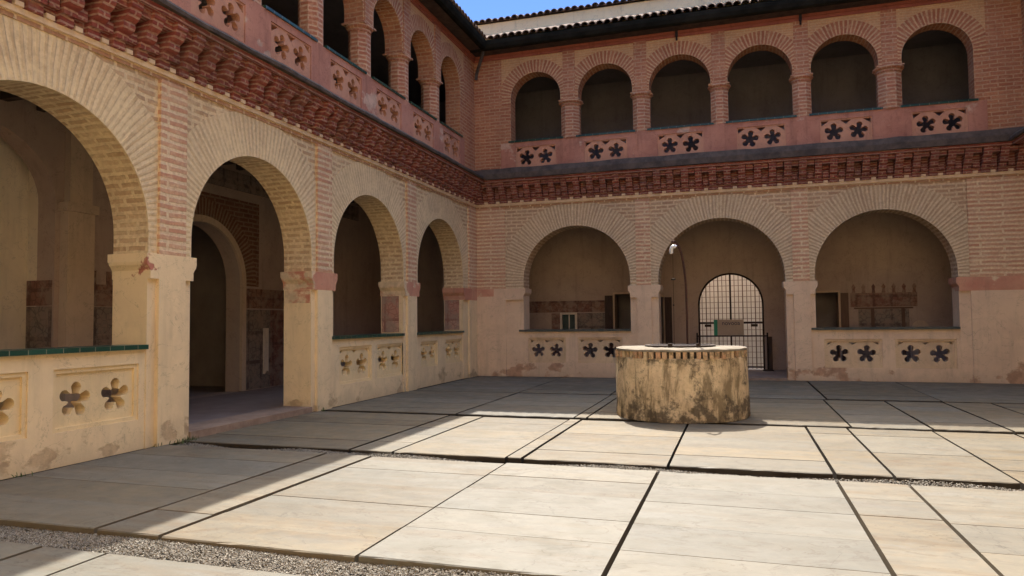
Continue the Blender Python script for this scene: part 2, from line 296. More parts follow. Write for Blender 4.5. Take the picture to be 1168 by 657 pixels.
class MB:
    def __init__(s): s.v, s.f, s.uv, s.tint = [], [], [], []; s.t = None
    def face(s, pts, uvs=None):
        i = len(s.v); s.v += [Vector(p) for p in pts]; s.f.append(tuple(range(i, i+len(pts))))
        s.uv.append(uvs or [(0, 0)]*len(pts)); s.tint.append(s.t)
        return s
    def box(s, F, u0, u1, w0, w1, v0, v1, uo=0.0, vo=0.0):
        P = lambda u, w, v: F(u, w, v)
        def q(a, fn): s.face([P(*x) for x in a], [fn(*x) for x in a])
        fr = lambda u, w, v: (u+uo, v+vo); sd = lambda u, w, v: (w+uo, v+vo); tp = lambda u, w, v: (u+uo, w+vo)
        q([(u0, w0, v0), (u1, w0, v0), (u1, w0, v1), (u0, w0, v1)], fr)
        q([(u1, w1, v0), (u0, w1, v0), (u0, w1, v1), (u1, w1, v1)], fr)
        q([(u0, w1, v0), (u0, w0, v0), (u0, w0, v1), (u0, w1, v1)], sd)
        q([(u1, w0, v0), (u1, w1, v0), (u1, w1, v1), (u1, w0, v1)], sd)
        q([(u0, w0, v1), (u1, w0, v1), (u1, w1, v1), (u0, w1, v1)], tp)
        q([(u0, w1, v0), (u1, w1, v0), (u1, w0, v0), (u0, w0, v0)], tp)
        return s
    def plate(s, F, outer, holes=(), w0=0.0, w1=0.5, back=True, skip=None):
        loops = [list(outer)] + [list(h) for h in holes]
        flat = [p for l in loops for p in l]
        for tri in tessellate_polygon([[Vector((p[0], p[1], 0)) for p in l] for l in loops]):
            t = [flat[i] for i in tri]
            s.face([F(u, w0, v) for u, v in t], [tuple(p) for p in t])
            if back: s.face([F(u, w1, v) for u, v in reversed(t)], [tuple(p) for p in reversed(t)])
        for l in loops:
            d = 0.0
            for a, b in zip(l, l[1:]+l[:1]):
                e = math.hypot(b[0]-a[0], b[1]-a[1])
                s.face([F(a[0], w0, a[1]), F(b[0], w0, b[1]), F(b[0], w1, b[1]), F(a[0], w1, a[1])], [(w0, d), (w0, d+e), (w1, d+e), (w1, d)])
                d += e
        return s
    def prism(s, F, prof, u0, u1, uo=0.0):
        """profile of (w, v) points swept along u"""
        n = len(prof); d = 0.0
        for i in range(n):
            a, b = prof[i], prof[(i+1) % n]; e = math.hypot(b[0]-a[0], b[1]-a[1])
            s.face([F(u0, *a), F(u1, *a), F(u1, *b), F(u0, *b)], [(u0, a[1]), (u1, a[1]), (u1, b[1]), (u0, b[1])])
        for u, o in ((u0, 1), (u1, -1)):
            for tri in tessellate_polygon([[Vector((p[0], p[1], 0)) for p in prof]]):
                t = [prof[i] for i in tri][::o]; s.face([F(u, *p) for p in t], [(p[0], p[1]) for p in t])
        return s
    def lathe(s, c, prof, seg=48, uvr=1.0, squash=None):
        c = Vector(c)
        for k in range(seg):
            a, b = 2*PI*k/seg, 2*PI*(k+1)/seg
            d = 0.0
            for (r0, z0), (r1, z1) in zip(prof, prof[1:]):
                e = math.hypot(r1-r0, z1-z0)
                pts = [c+Vector((r*math.cos(t), r*math.sin(t), z)) for r, t, z in ((r0, a, z0), (r0, b, z0), (r1, b, z1), (r1, a, z1))]
                s.face(pts, [(a*uvr, d), (b*uvr, d), (b*uvr, d+e), (a*uvr, d+e)]); d += e
        return s
    def tube(s, pts, r, seg=8):
        pts = [Vector(p) for p in pts]; rings = []
        for i, p in enumerate(pts):
            t = (pts[min(i+1, len(pts)-1)]-pts[max(i-1, 0)]).normalized()
            a = t.orthogonal().normalized() if i == 0 else (rings[-1][1]-t*rings[-1][1].dot(t)).normalized()
            rings.append((p, a, t.cross(a)))
        R = [[p+(a*math.cos(2*PI*k/seg)+b*math.sin(2*PI*k/seg))*r for k in range(seg)] for p, a, b in rings]
        for A, B in zip(R, R[1:]):
            for k in range(seg): s.face([A[k], A[(k+1) % seg], B[(k+1) % seg], B[k]])
        s.face(R[0][::-1]); s.face(R[-1]); return s
    def build(s, name, mat, parent=None, at=None, smooth=False, weld=False):
        base = Vector((0, 0, 0)); q = parent
        while q: base += q.location; q = q.parent
        loc = Vector(at) - base if at is not None else Vector((0, 0, 0))
        o = base + loc
        me = bpy.data.meshes.new(name); me.from_pydata([tuple(p-o) for p in s.v], [], s.f)
        ul = me.uv_layers.new(name='UVMap'); flat = [c for f in s.uv for uv in f for c in uv]; ul.data.foreach_set('uv', flat)
        if s.tint and s.tint[0] is not None:
            ca = me.color_attributes.new('tint', 'FLOAT_COLOR', 'CORNER')
            ca.data.foreach_set('color', [c for f, t in zip(s.f, s.tint) for _ in f for c in (*t, 1.0)])
        if smooth or weld:
            bm = bmesh.new(); bm.from_mesh(me); bmesh.ops.remove_doubles(bm, verts=bm.verts, dist=1e-5)
            bmesh.ops.recalc_face_normals(bm, faces=bm.faces)
            if smooth:
                for f in bm.faces: f.smooth = True
                for e in bm.edges:
                    if len(e.link_faces) == 2 and e.calc_face_angle(0) > math.radians(35): e.smooth = False
            bm.to_mesh(me); bm.free()
        me.materials.append(M_[mat] if isinstance(mat, str) else mat)
        ob = bpy.data.objects.new(name, me); COL.objects.link(ob); ob.parent = parent; ob.location = loc
        return ob

def thing(name, label, cat, loc=(0, 0, 0), group=None):
    o = bpy.data.objects.new(name, None); COL.objects.link(o); o.location = loc; o.empty_display_size = 0.3
    o['label'] = label; o['category'] = cat
    if group: o['group'] = group
    return o
def structure(ob, kind='structure'): ob['kind'] = kind; return ob
def clone(src, parent, at):
    c = src.copy(); COL.objects.link(c); c.parent = parent; c.location = Vector(at) - parent.location; return c

def arc(c, r, zc, a0, a1, n=36): return [(c+r*math.cos(a0+(a1-a0)*i/n), zc+r*math.sin(a0+(a1-a0)*i/n)) for i in range(n+1)]
def notch_wall(u0, u1, v0, v1, arches):
    """outline of a wall whose lower edge at v0 is cut by arches [(centre, radius, zc)] ascending"""
    pts = [(u0, v1), (u0, v0)]
    for c, r, zc in arches: pts += [(c-r, v0)] + arc(c, r, zc, PI, 0) + [(c+r, v0)]
    pts += [(u1, v0), (u1, v1)]
    return pts
def rect(u0, u1, v0, v1): return [(u0, v0), (u1, v0), (u1, v1), (u0, v1)]
def rosette(u, v, R=0.195, rot=0.0, sx=1.0, lobes=5):
    d, rho, core = R*0.68, R*0.325, R*0.44
    pts = []
    for i in range(60):
        t = 2*PI*i/60; k = round(t/(2*PI/lobes)); ph = t-k*2*PI/lobes
        q = rho*rho-(d*math.sin(ph))**2
        r = d*math.cos(ph)+math.sqrt(q) if q > 0 else core
        r = max(core, r); a = t+PI/2+rot
        pts.append((u+r*math.cos(a)*sx, v+r*math.sin(a)))
    return pts
def ring(F, c, r, zc, thick, cl, cr, z0, w=-0.012):
    """brick arch face with radial coursing, clipped at the pilasters"""
    mb = MB(); samples = []
    nst = 3
    rm = r+thick*0.5; tang = 0.0
    seq = []
    for i in range(nst): seq.append(('r', z0+(zc-z0)*i/nst))
    n = 44
    for i in range(n+1): seq.append(('a', PI*i/n))
    for i in range(1, nst+1): seq.append(('l', zc-(zc-z0)*i/nst))
    t = 0.0; prev = None
    for kind, x in seq:
        if kind == 'r': a, b, s = (c+r, x), (min(c+r+thick, cr), x), x-zc
        elif kind == 'l': a, b, s = (c-r, x), (max(c-r-thick, cl), x), PI*rm+(zc-x)
        else:
            ca, sa = math.cos(x), math.sin(x); ro = r+thick
            if ca > 1e-6: ro = min(ro, (cr-c)/ca)
            if ca < -1e-6: ro = min(ro, (c-cl)/-ca)
            a, b, s = (c+r*ca, zc+r*sa), (c+ro*ca, zc+ro*sa), x*rm
        cur = (a, b, s, math.hypot(b[0]-a[0], b[1]-a[1]))
        if prev:
            (a0, b0, s0, l0), (a1, b1, s1, l1) = prev, cur
            mb.face([F(a0[0], w, a0[1]), F(b0[0], w, b0[1]), F(b1[0], w, b1[1]), F(a1[0], w, a1[1])], [(0, s0), (l0, s0), (l1, s1), (0, s1)])
            mb.face([F(b0[0], w, b0[1]), F(b0[0], -0.0005, b0[1]), F(b1[0], -0.0005, b1[1]), F(b1[0], w, b1[1])], [(l0, s0), (l0, s0), (l1, s1), (l1, s1)])
            mb.face([F(a0[0], w, a0[1]), F(a0[0], -0.0005, a0[1]), F(a1[0], -0.0005, a1[1]), F(a1[0], w, a1[1])], [(0, s0), (0, s0), (0, s1), (0, s1)])
        prev = cur
    return mb

# ------------------------------------------------------------------ ground
g = MB(); g.box(WORLD, -60, 80, -80, 60, -0.6, -0.14); structure(g.build('ground', 'earth'))
y = MB(); y.face([(-12, 3.9, -0.03), (26, 3.9, -0.03), (26, 24, -0.03), (-12, 24, -0.03)]); structure(y.build('yard', 'yard'))

G_Z, TOP1 = 2.3, 4.44        # impost height, top of the ground-floor wall
CW, CL = 12.66, -19.6        # courtyard width and (negative) length

def wing(t, F, U0, U1, bays, pils, ubays, lower, gal_w, mats, detail=True, ends=(0, 0), red=(), ledge_h=0.1, gal_holes=(), gal_span=None, eu=(0, 0), upanel_w=1.1, coping='green'):
    """one side of the cloister: arcade, parapets, cornice, gallery, eaves"""
    wall_m, arch_m, pier_m, panel_m = mats
    T = 0.52
    P = lambda u: F(u, 0, 0)
    # ---- ground floor wall above the imposts
    MB().plate(F, notch_wall(U0, U1, G_Z, TOP1+0.9, [(c, r, 3.88-r) for c, r, k in bays]), (), 0, T).build('arcade_wall', wall_m, t)
    edges = [U0] + [x for c, r, k in bays for x in (c-r, c+r)] + [U1]
    for i in range(0, len(edges), 2):
        a, b = edges[i], edges[i+1]
        if b-a < 0.05: continue
        MB().box(F, a, b, 0, T, 0, G_Z-0.19).build('pier', pier_m, t)
        d = 0.055
        la = a-d if i > 0 else a; lb = b+d if i < len(edges)-2 else b
        m = MB(); prof = []
        za, zb = G_Z-0.10, G_Z-0.30
        w0_, w1_ = -0.051, T+0.03
        m.box(F, la, lb, w0_, w1_, za, G_Z)
        prf = [(la, za), (la+.008, za-.035), (la+.03, za-.06), (a-.0015, za-.10), (a-.0015, zb), (b+.0015, zb), (b+.0015, za-.10), (lb-.03, za-.06), (lb-.008, za-.035), (lb, za)]
        m.plate(F, prf, (), -0.0505, T+0.015)
        m.build('impost', 'impost_red' if i//2 in red else 'impost_cream' if detail and F is FL else pier_m, t)
    for a, b in pils:
        MB().box(F, a, b, -0.05, 0, G_Z, TOP1).build('pilaster', 'pilaster_brick', t)
        MB().box(F, a, b, -0.05, 0, 0, G_Z-0.19).build('pilaster_foot', pier_m, t)
    # ---- arch faces
    for j, (c, r, k) in enumerate(bays):
        cl = max([U0]+[b for a, b in pils if b <= c]); cr = min([U1]+[a for a, b in pils if a >= c])
        ring(F, c, r, 3.88-r, 0.62, cl, cr, G_Z+0.002).build('brick_arch', arch_m, t)
        if k != 'open':
            h = 1.165
            holes = [rect(*p) for p in lower[j]] if detail else []
            pm = MB(); us = sorted([c-r, c+r]+[x for hh in holes for x in (hh[0][0], hh[1][0])])
            v0h, v1h = (holes[0][0][1], holes[0][2][1]) if holes else (h*.5, h*.5)
            pm.box(F, c-r, c+r, 0.012, 0.40, v1h, h); pm.box(F, c-r, c+r, 0.012, 0.40, 0, v0h)
            for ua, ub in zip(us[::2], us[1::2]):
                if holes: pm.box(F, ua, ub, 0.012, 0.40, v0h, v1h)
            pm.build('parapet', pier_m, t)
            cp = MB().box(F, c-r-0.13 if detail else c-r, c+r+0.0, -0.035, 0.011, h, h+0.052); cp.box(F, c-r+0.003, c+r-0.003, 0.011, 0.42, h, h+0.052)
            cp.build('coping', coping, t)
            for p in (lower[j] if detail else ()):
                u0, u1, v0, v1 = p; um, vm = (u0+u1)/2, (v0+v1)/2; q = (u1-u0)*0.235; rr = min(0.2, (u1-u0)*0.175)
                hs = [rosette(um-q, vm-0.01, rr, random.uniform(-.12, .12)), rosette(um+q, vm-0.01, rr, random.uniform(-.12, .12))]
                e, g2 = 0.075, 0.05
                hs += [[(u0+e, v1-e), (u0+e+0.10, v1-e), (u0+e, v1-e-g2)], [(um-0.08, v1-e), (um+0.08, v1-e), (um, v1-e-g2)], [(u1-e-0.10, v1-e), (u1-e, v1-e), (u1-e, v1-e-g2)]] if j != 999 and k != 'plain' else []
                MB().plate(F, rect(u0+0.001, u1-0.001, v0+0.001, v1-0.001), hs, 0.055, 0.20).build('rosette_panel', panel_m, t)
                fr = MB()
                for (x0, x1, y0, y1) in ((u0+.002, u0+.045, v0+.002, v1-.002), (u1-.045, u1-.002, v0+.002, v1-.002), (u0+.045, u1-.045, v0+.002, v0+.045), (u0+.045, u1-.045, v1-.045, v1-.002)):
                    fr.box(F, x0, x1, 0.03, 0.0545, y0, y1)
                fr.build('panel_frame', panel_m, t)
    # ---- string course, corbels, ledge
    a0, a1 = U0+ends[0], U1-ends[1]
    m = MB().box(F, a0, a1, -0.025, 0, TOP1, TOP1+0.06); m.build('brick_band', 'string_red', t)
    m = MB().box(F, a0, a1, -0.055, 0, TOP1+0.06, TOP1+0.12)
    sp = 0.325; n = int((U1-U0)/sp)
    cu = [U0+(i+0.5)*(U1-U0)/n for i in range(n)]
    if detail:
        for u in cu: m.box(F, u+sp*0.5-0.045, u+sp*0.5+0.045, -0.085, -0.001, TOP1+0.121, TOP1+0.17)
    m.build('string_course', 'string', t)
    ZB = TOP1+0.12
    MB().box(F, a0, a1, -0.04, 0, ZB, ZB+0.5).build('corbel_backing', 'corbel', t)
    if detail:
        prof = [(-0.04, ZB), (-0.10, ZB), (-0.10, ZB+0.10), (-0.15, ZB+0.10), (-0.155, ZB+0.17), (-0.20, ZB+0.18), (-0.235, ZB+0.21), (-0.245, ZB+0.25), (-0.235, ZB+0.28),
                (-0.25, ZB+0.29), (-0.29, ZB+0.32), (-0.325, ZB+0.37), (-0.335, ZB+0.42), (-0.36, ZB+0.43), (-0.36, ZB+0.499), (-0.04, ZB+0.499)]
        first = None
        for i, u in enumerate(cu):
            if u < a0+0.02 or u > a1-0.02: continue
            if first is None:
                F0 = Frame(F(u, 0, 0), F.u, F.w)
                first = MB().prism(F0, prof, -0.078, 0.078).build('corbel', 'corbel', t, at=F(u, 0, 0))
            else:
                cb_ = clone(first, t, F(u+random.uniform(-.012, .012), 0, 0)); k_ = random.uniform(.93, 1.06)
                cb_.scale = (k_, k_, 1)
        for nm, hw_, w_, z0_, z1_ in (('lower_brick', .06, -.13, ZB+.12, ZB+.24), ('upper_brick', .082, -.30, ZB+.40, ZB+.498)):
            first = None
            for u in cu:
                uu = u+sp*0.5
                if uu < a0+0.1 or uu > a1-0.1: continue
                if first is None: first = MB().box(Frame(F(uu, 0, 0), F.u, F.w), -hw_, hw_, w_, -0.041, z0_, z1_).build(nm, 'corbel', t, at=F(uu, 0, 0))
                else: clone(first, t, F(uu, 0, 0))
    lz = ZB+0.5
    MB().box(F, a0, a1, -0.40, 0, lz, lz+0.07, vo=0.01).build('cornice_band', 'corbel', t)
    m = MB(); ns = int((a1-a0)/0.42); js = [random.uniform(-.014, .010) for _ in range(ns+1)]; jw = [random.uniform(-.015, .012) for _ in range(ns+1)]
    def lprof(k): 
        d, w = js[k], jw[k]; return [(-0.46+w, lz+0.073+d*.4), (-0.47+w, lz+0.075+ledge_h*0.5+d), (-0.44+w, lz+0.075+ledge_h+d), (-0.25, lz+0.10+ledge_h+d), (0.0, lz+0.13+ledge_h), (0.0, lz+0.072)]
    for k in range(ns):
        A_, B_ = lprof(k), lprof(k+1); ua, ub = a0+(a1-a0)*k/ns, a0+(a1-a0)*(k+1)/ns
        for q in range(6): m.face([F(ua, *A_[q]), F(ub, *B_[q]), F(ub, *B_[(q+1) % 6]), F(ua, *A_[(q+1) % 6])])
    for k, u in ((0, a0), (ns, a1)): m.face([F(u, *q) for q in lprof(k)])
    m.build('ledge', 'lead', t)
    # ---- upper balustrade
    bu0, bu1 = ubays[0][0]-ubays[0][1]-0.28, ubays[-1][0]+ubays[-1][1]+0.22
    B0, B1 = lz+0.0, 6.16
    holes = []
    for c, r in ubays:
        if not detail: break
        hw = upanel_w*0.5; holes.append(rect(c-hw, c+hw, 5.47, 6.03))
    MB().plate(F, rect(bu0, bu1, TOP1+0.901, B1), holes, -0.03, 0.28).build('balustrade', 'pink', t)
    for c, r in (ubays if detail else ()):
        hw = upanel_w*0.5-0.001; u0, u1, v0, v1 = c-hw, c+hw, 5.471, 6.029
        q = hw*0.47; hs = [rosette(c-q, 5.735, 0.20*random.uniform(.94, 1.03), random.uniform(-.18, .18)), rosette(c+q, 5.735, 0.20*random.uniform(.94, 1.03), random.uniform(-.18, .18))]
        e = 0.03
        hs += [[(u0+e, v1-e), (u0+e+0.16, v1-e), (u0+e, v1-e-0.11)], [(c-0.11, v1-e), (c+0.11, v1-e), (c, v1-e-0.10)], [(u1-e-0.16, v1-e), (u1-e, v1-e), (u1-e, v1-e-0.11)]]
        MB().plate(F, rect(u0, u1, v0, v1), hs, -0.012, 0.12).build('rosette_panel', 'pink_panel', t)
    for c, r in ubays:
        MB().box(F, c-r-0.06, c+r+0.06, -0.055, 0.29, B1, B1+0.045).build('balustrade_coping', 'green' if detail else 'dull_coping', t)
    # ---- upper wall, columns, arches
    UZ = 7.17
    T2 = 0.40
    L, Rr = ubays[0][0]-ubays[0][1], ubays[-1][0]+ubays[-1][1]
    MB().plate(F, notch_wall(L-0.2, Rr+0.2, UZ, 8.578, [(c, r, 8.0-r) for c, r in ubays]), (), 0, T2).build('upper_wall', 'red_brick', t)
    for a, b in ((U0, L), (Rr, U1)):
        if b-a > 0.21:
            cwm = MB().box(F, a, b, -0.001, T2-.001, TOP1+0.902, UZ); x0_, x1_ = (a, b-.2) if a == U0 else (a+.2, b)
            cwm.box(F, x0_, x1_, -0.001, T2-.001, UZ, 8.578); cwm.build('corner_wall', 'red_brick', t)
    mids = [((ubays[i][0]+ubays[i][1])+(ubays[i+1][0]-ubays[i+1][1]))/2 for i in range(len(ubays)-1)]
    fc = None
    for i, u in enumerate(mids):
        wcol = (ubays[i+1][0]-ubays[i+1][1])-(ubays[i][0]+ubays[i][1])
        rc = wcol*0.5*1.02
        O = F(u, T2*0.5-0.02, 0)
        seg = 8
        m = MB()
        for k in range(seg):
            a, b = 2*PI*(k+.5)/seg, 2*PI*(k+1.5)/seg; q = rc/math.cos(PI/8)
            A, Bp = O+Vector((q*math.cos(a), q*math.sin(a), 0)), O+Vector((q*math.cos(b), q*math.sin(b), 0))
            z0, z1 = B1+0.002, UZ-0.16
            m.face([A+Vector((0, 0, z0)), Bp+Vector((0, 0, z0)), Bp+Vector((0, 0, z1)), A+Vector((0, 0, z1))], [(k*.17, z0), (k*.17+.17, z0), (k*.17+.17, z1), (k*.17, z1)])
        co = m.build('column', 'red_column', t)
        m = MB(); hwid = wcol*0.5
        m.lathe(O, [(rc*1.02, UZ-0.17), (rc*1.14, UZ-0.15), (rc*1.08, UZ-0.11), (rc*1.22, UZ-0.09), (rc*1.34, UZ-0.055), (rc*1.34, UZ-0.03)], 16)
        m.box(F, u-hwid-0.05, u+hwid+0.05, -0.05, T2+0.03, UZ-0.03, UZ-0.001)
        m.build('capital', 'red_column', co)
        MB().box(F, u-0.16, u+0.16, -0.035, 0, UZ, 8.44).build('upper_pilaster', 'red_brick', t)
    for i, (c, r) in enumerate(ubays):
        cl = mids[i-1]+0.16 if i else L-0.25; cr = mids[i]-0.16 if i < len(mids) else Rr+0.25
        R3, zc3 = r+0.325, 8.0-r
        A0 = math.acos(min(1.0, (cr-c)/R3)); A1 = PI-math.acos(min(1.0, (c-cl)/R3))
        sp_ = arc(c, R3, zc3, A0, A1, 24); MB().plate(F, [(cr, 8.44)]+[(cr, sp_[0][1])]+sp_+[(cl, sp_[-1][1]), (cl, 8.44)], (), -0.006, -0.0005, back=False).build('spandrel', 'buff_brick', t)
        ring(F, c, r, 8.0-r, 0.33, max(cl, c-r-0.33), min(cr, c+r+0.33), UZ+0.002).build('upper_brick_arch', 'red_arch', t)
    e0, e1 = U0+(0.04 if ends[0] else 0), U1-(0.04 if ends[1] else 0)
    m = MB().box(F, e0, e1, -0.04, -0.003, 8.44, 8.51); m.box(F, e0, e1, -0.075, -0.003, 8.511, 8.577)
    m.build('frieze_band', 'red_band', t)
    # ---- eaves, gutter, roof
    g0, g1 = U0+eu[0], U1-eu[1]
    MB().box(F, g0, g1, -0.40, T2, 8.58, 8.62).build('soffit', 'soffit', t)
    gp = [(-0.55, 8.79), (-0.555, 8.68), (-0.52, 8.59), (-0.46, 8.555), (-0.402, 8.57), (-0.402, 8.79)]
    MB().prism(F, gp, U0+(0.402 if ends[0] else 0)*0+eu[0]*1.0, g1).build('gutter', 'gutter', t)
    rf = MB(); hw = 0.095; nt = int((U1-U0)/0.19); r0 = 8.82; sl = 0.44
    def roof_strip(ua, ub, wa, wb, za, zb): rf.face([F(ua, wa, za), F(ub, wa, za), F(ub, wb, zb), F(ua, wb, zb)])
    for i in range(nt):
        u = U0+(i+0.5)*(U1-U0)/nt
        w0 = -0.56
        if ends[0] and u < U0+0.5: w0 = max(w0, U0-u)
        if ends[1] and u > U1-0.5: w0 = max(w0, u-U1)
        jz = random.uniform(-.012, .012)
        for k in range(6):
            a, b = PI*k/6, PI*(k+1)/6
            q = [F(u+hw*math.cos(x)*1.02, ww, r0+jz+(ww+0.56)*sl+0.10*math.sin(x)) for x, ww in ((a, w0), (b, w0), (b, 1.0), (a, 1.0))]
            rf.face(q)
            q2 = [F(u+hw*0.82*math.cos(x)*1.02, ww, r0+jz+(ww+0.56)*sl+0.082*math.sin(x)) for x, ww in ((a, w0+.001), (b, w0+.001), (b, .9), (a, .9))]
            rf.face(q2[::-1])
            x = [(hw, a), (hw, b), (hw*0.82, b), (hw*0.82, a)]
            rf.face([F(u+rr*math.cos(aa)*1.02, w0, r0+jz+(w0+0.56)*sl+(0.10 if rr == hw else 0.082)*math.sin(aa)) for rr, aa in x])
    rf.face([F(U0, -0.40, r0+0.03), F(U1, -0.40, r0+0.03), F(U1, 1.0, r0+0.03+1.4*sl), F(U0, 1.0, r0+0.03+1.4*sl)])
    ro = rf.build('roof', 'tile', t)
    ux0, ux1 = U0-(0.9 if ends[0] == 0 else -0.0), U1+(0.9 if ends[1] == 0 else 0.0)
    MB().box(F, ux0, ux1, 0.9, 1.25, 9.0, 9.88).build('roof_parapet', 'white', t)
    m = MB(); nt = int((ux1-ux0)/0.19)
    for i in range(nt):
        u = ux0+(i+0.5)*(ux1-ux0)/nt; jz = random.uniform(-.015, .015)
        for k in range(6):
            a, b = PI*k/6, PI*(k+1)/6
            for rr, hh in ((hw, .10), (hw*.8, .08)):
                m.face([F(u+rr*math.cos(x), ww, 9.89+jz+hh*math.sin(x)+(ww-0.8)*0.3) for x, ww in ((a, 0.78), (b, 0.78), (b, 1.3), (a, 1.3))])
            m.face([F(u+rr*math.cos(x), 0.78, 9.89+jz+hh*math.sin(x)-0.006) for rr, hh, x in ((hw, .1, a), (hw, .1, b), (hw*.8, .08, b), (hw*.8, .08, a))])
    m.face([F(ux0, 0.80, 9.895), F(ux1, 0.80, 9.895), F(ux1, 1.3, 10.04), F(ux0, 1.3, 10.04)])
    m.face([F(ux0, 1.3, 10.04), F(ux1, 1.3, 10.04), F(ux1, gal_w+0.3, 9.3), F(ux0, gal_w+0.3, 9.3)])
    m.build('parapet_tiles', 'tile', t)
    # ---- gallery behind
    s0, s1 = gal_span
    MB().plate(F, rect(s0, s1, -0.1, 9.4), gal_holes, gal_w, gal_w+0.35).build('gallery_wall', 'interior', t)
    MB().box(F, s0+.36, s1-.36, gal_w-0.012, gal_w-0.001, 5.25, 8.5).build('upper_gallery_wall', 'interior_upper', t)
    c0, c1 = (s0 if ends[0] else U0), (s1 if ends[1] else U1)
    fu0, fu1 = (gal_span[0]+0.35 if not ends[0] else U0+0.0), (gal_span[1]-0.35 if not ends[1] else U1+(0.40 if detail else 0.0))
    MB().box(F, fu0, fu1, T+0.001, gal_w-0.001, -0.1, 0.03).build('gallery_floor', 'gallery_floor', t)
    cm = MB().box(F, fu0, fu1, T+0.001, gal_w-0.013, 4.86, 5.12)
    nb = int((fu1-fu0)/0.55)
    for i in range(nb):
        u = fu0+(i+.5)*(fu1-fu0)/nb; cm.box(F, u-0.06, u+0.06, T+0.004, gal_w-0.016, 4.68, 4.859)
    cm.build('gallery_ceiling', 'wood_ceiling', t)
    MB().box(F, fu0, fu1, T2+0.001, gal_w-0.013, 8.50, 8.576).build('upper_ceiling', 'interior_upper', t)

# ------------------------------------------------------------------ the four sides
FL = Frame((0, 0, 0), (0, 1, 0), (-1, 0, 0)); FB = Frame((0, 0, 0), (1, 0, 0), (0, 1, 0))
FR = Frame((CW, 0, 0), (0, 1, 0), (1, 0, 0)); FN = Frame((0, CL, 0), (1, 0, 0), (0, -1, 0))
left = thing('cloister_wing', 'left wing of the two-storey brick cloister, cream arches in shade with green tiled parapets', 'building', (0, -10.7, 0))
back = thing('cloister_wing', 'far wing of the brick cloister behind the well, with six red brick arches upstairs', 'building', (6.33, 0, 0))
right = thing('cloister_wing', 'sunlit right wing of the brick cloister beside the courtyard paving', 'building', (CW, -10.7, 0))
near = thing('near_bounce_wing', 'unseen near side of the courtyard, made plain and white to bounce sunlight', 'building', (6.33, CL, 0))  # side behind the camera, invented as plain whitewash to throw sun back inward

lb_c = [-15.78, -12.40, -9.02, -5.665, -2.30]
lbays = [(c, 1.345, 'open' if i == 2 else 'plain' if i == 1 else 'p') for i, c in enumerate(lb_c)]
lpil = [(-17.68, -17.25)] + [((lb_c[i]+lb_c[i+1])/2-0.215, (lb_c[i]+lb_c[i+1])/2+0.215) for i in range(4)] + [(-0.60, -0.051)]
def two(c, hw=1.2, gap=0.14, z0=0.35, z1=1.0): return [(c-hw, c-gap, z0, z1), (c+gap, c+hw, z0, z1)]
llow = [two(c) for c in lb_c]; llow[1] = [(-13.58, -12.50, .35, 1.0), (-12.23, -11.15, .35, 1.0)]
llow[3] = [(-6.79, -5.64, .36, 1.02), (-5.42, -4.28, .36, 1.02)]; llow[4] = [(-3.44, -2.52, .44, 1.01), (-2.06, -.98, .44, 1.01)]
lub = [(-1.68-1.645*k, 0.63) for k in range(11)][::-1]
bbays = [(2.72, 1.39, 'p'), (6.27, 1.465, 'open'), (9.82, 1.45, 'p')]
bpil = [(0.051, 0.84), (4.27, 4.63), (7.90, 8.26), (11.49, 12.609)]
blow = [[(1.43, 2.44, .36, 1.01), (2.75, 3.89, .36, 1.01)], [], [(8.53, 9.73, .30, .95), (9.99, 11.2, .30, .95)]]
bub = [(1.71, .68), (3.555, .695), (5.41, .74), (7.285, .735), (9.13, .71), (11.025, .705)]
GL, GB = 3.3, 3.0
# holes in the gallery walls
door_arch = [(-7.60, 0.03), (-7.60, 2.3)] + arc(-6.45, 1.15, 2.3, PI, 0, 28) + [(-5.30, 2.3), (-5.30, 0.03)]
nich = [(-12.25, 0.03), (-12.25, 3.35)] + [(-10.9+1.35*math.cos(a), 3.35+1.05*math.sin(a)) for a in [PI-PI*i/28 for i in range(1, 28)]] + [(-9.55, 3.35), (-9.55, 0.03)]
gate_hole = [(5.58, -0.02), (5.58, 1.85)] + arc(6.46, 0.88, 1.85, PI, 0, 28) + [(7.34, 1.85), (7.34, -0.02)]
dE = rect(3.22, 3.75, 0.03, 2.2); dG = rect(8.45, 9.22, 0.03, 2.12); dF = rect(4.25, 4.62, 0.03, 2.1); wE = rect(1.63, 2.02, 1.1, 1.62)
wing(left, FL, CL, 0, lbays, lpil, lub, llow, GL, ('cream_brick', 'cream_arch', 'plaster', 'panel'), True, (0, 0.05), (3, 4, 5), 0.08, [nich, door_arch], (CL-3.6, GB+.3), (0, 0.56), 1.06)
wing(back, FB, 0, CW, bbays, bpil, bub, blow, GB, ('tan_brick', 'tan_arch', 'plaster_tan', 'panel_tan'), True, (0, 0), (3,), 0.27, [dE, dF, gate_hole, dG, wE], (-GL-.35, CW+3.6), (0, 0), 1.10, 'dull_coping')
wing(right, FR, CL, 0, lbays, lpil, lub, llow, 3.3, ('plaster', 'cream_arch', 'plaster', 'panel'), False, (0, 0.05), (), 0.1, [], (CL-3.6, GB+.3), (0, 0.56))
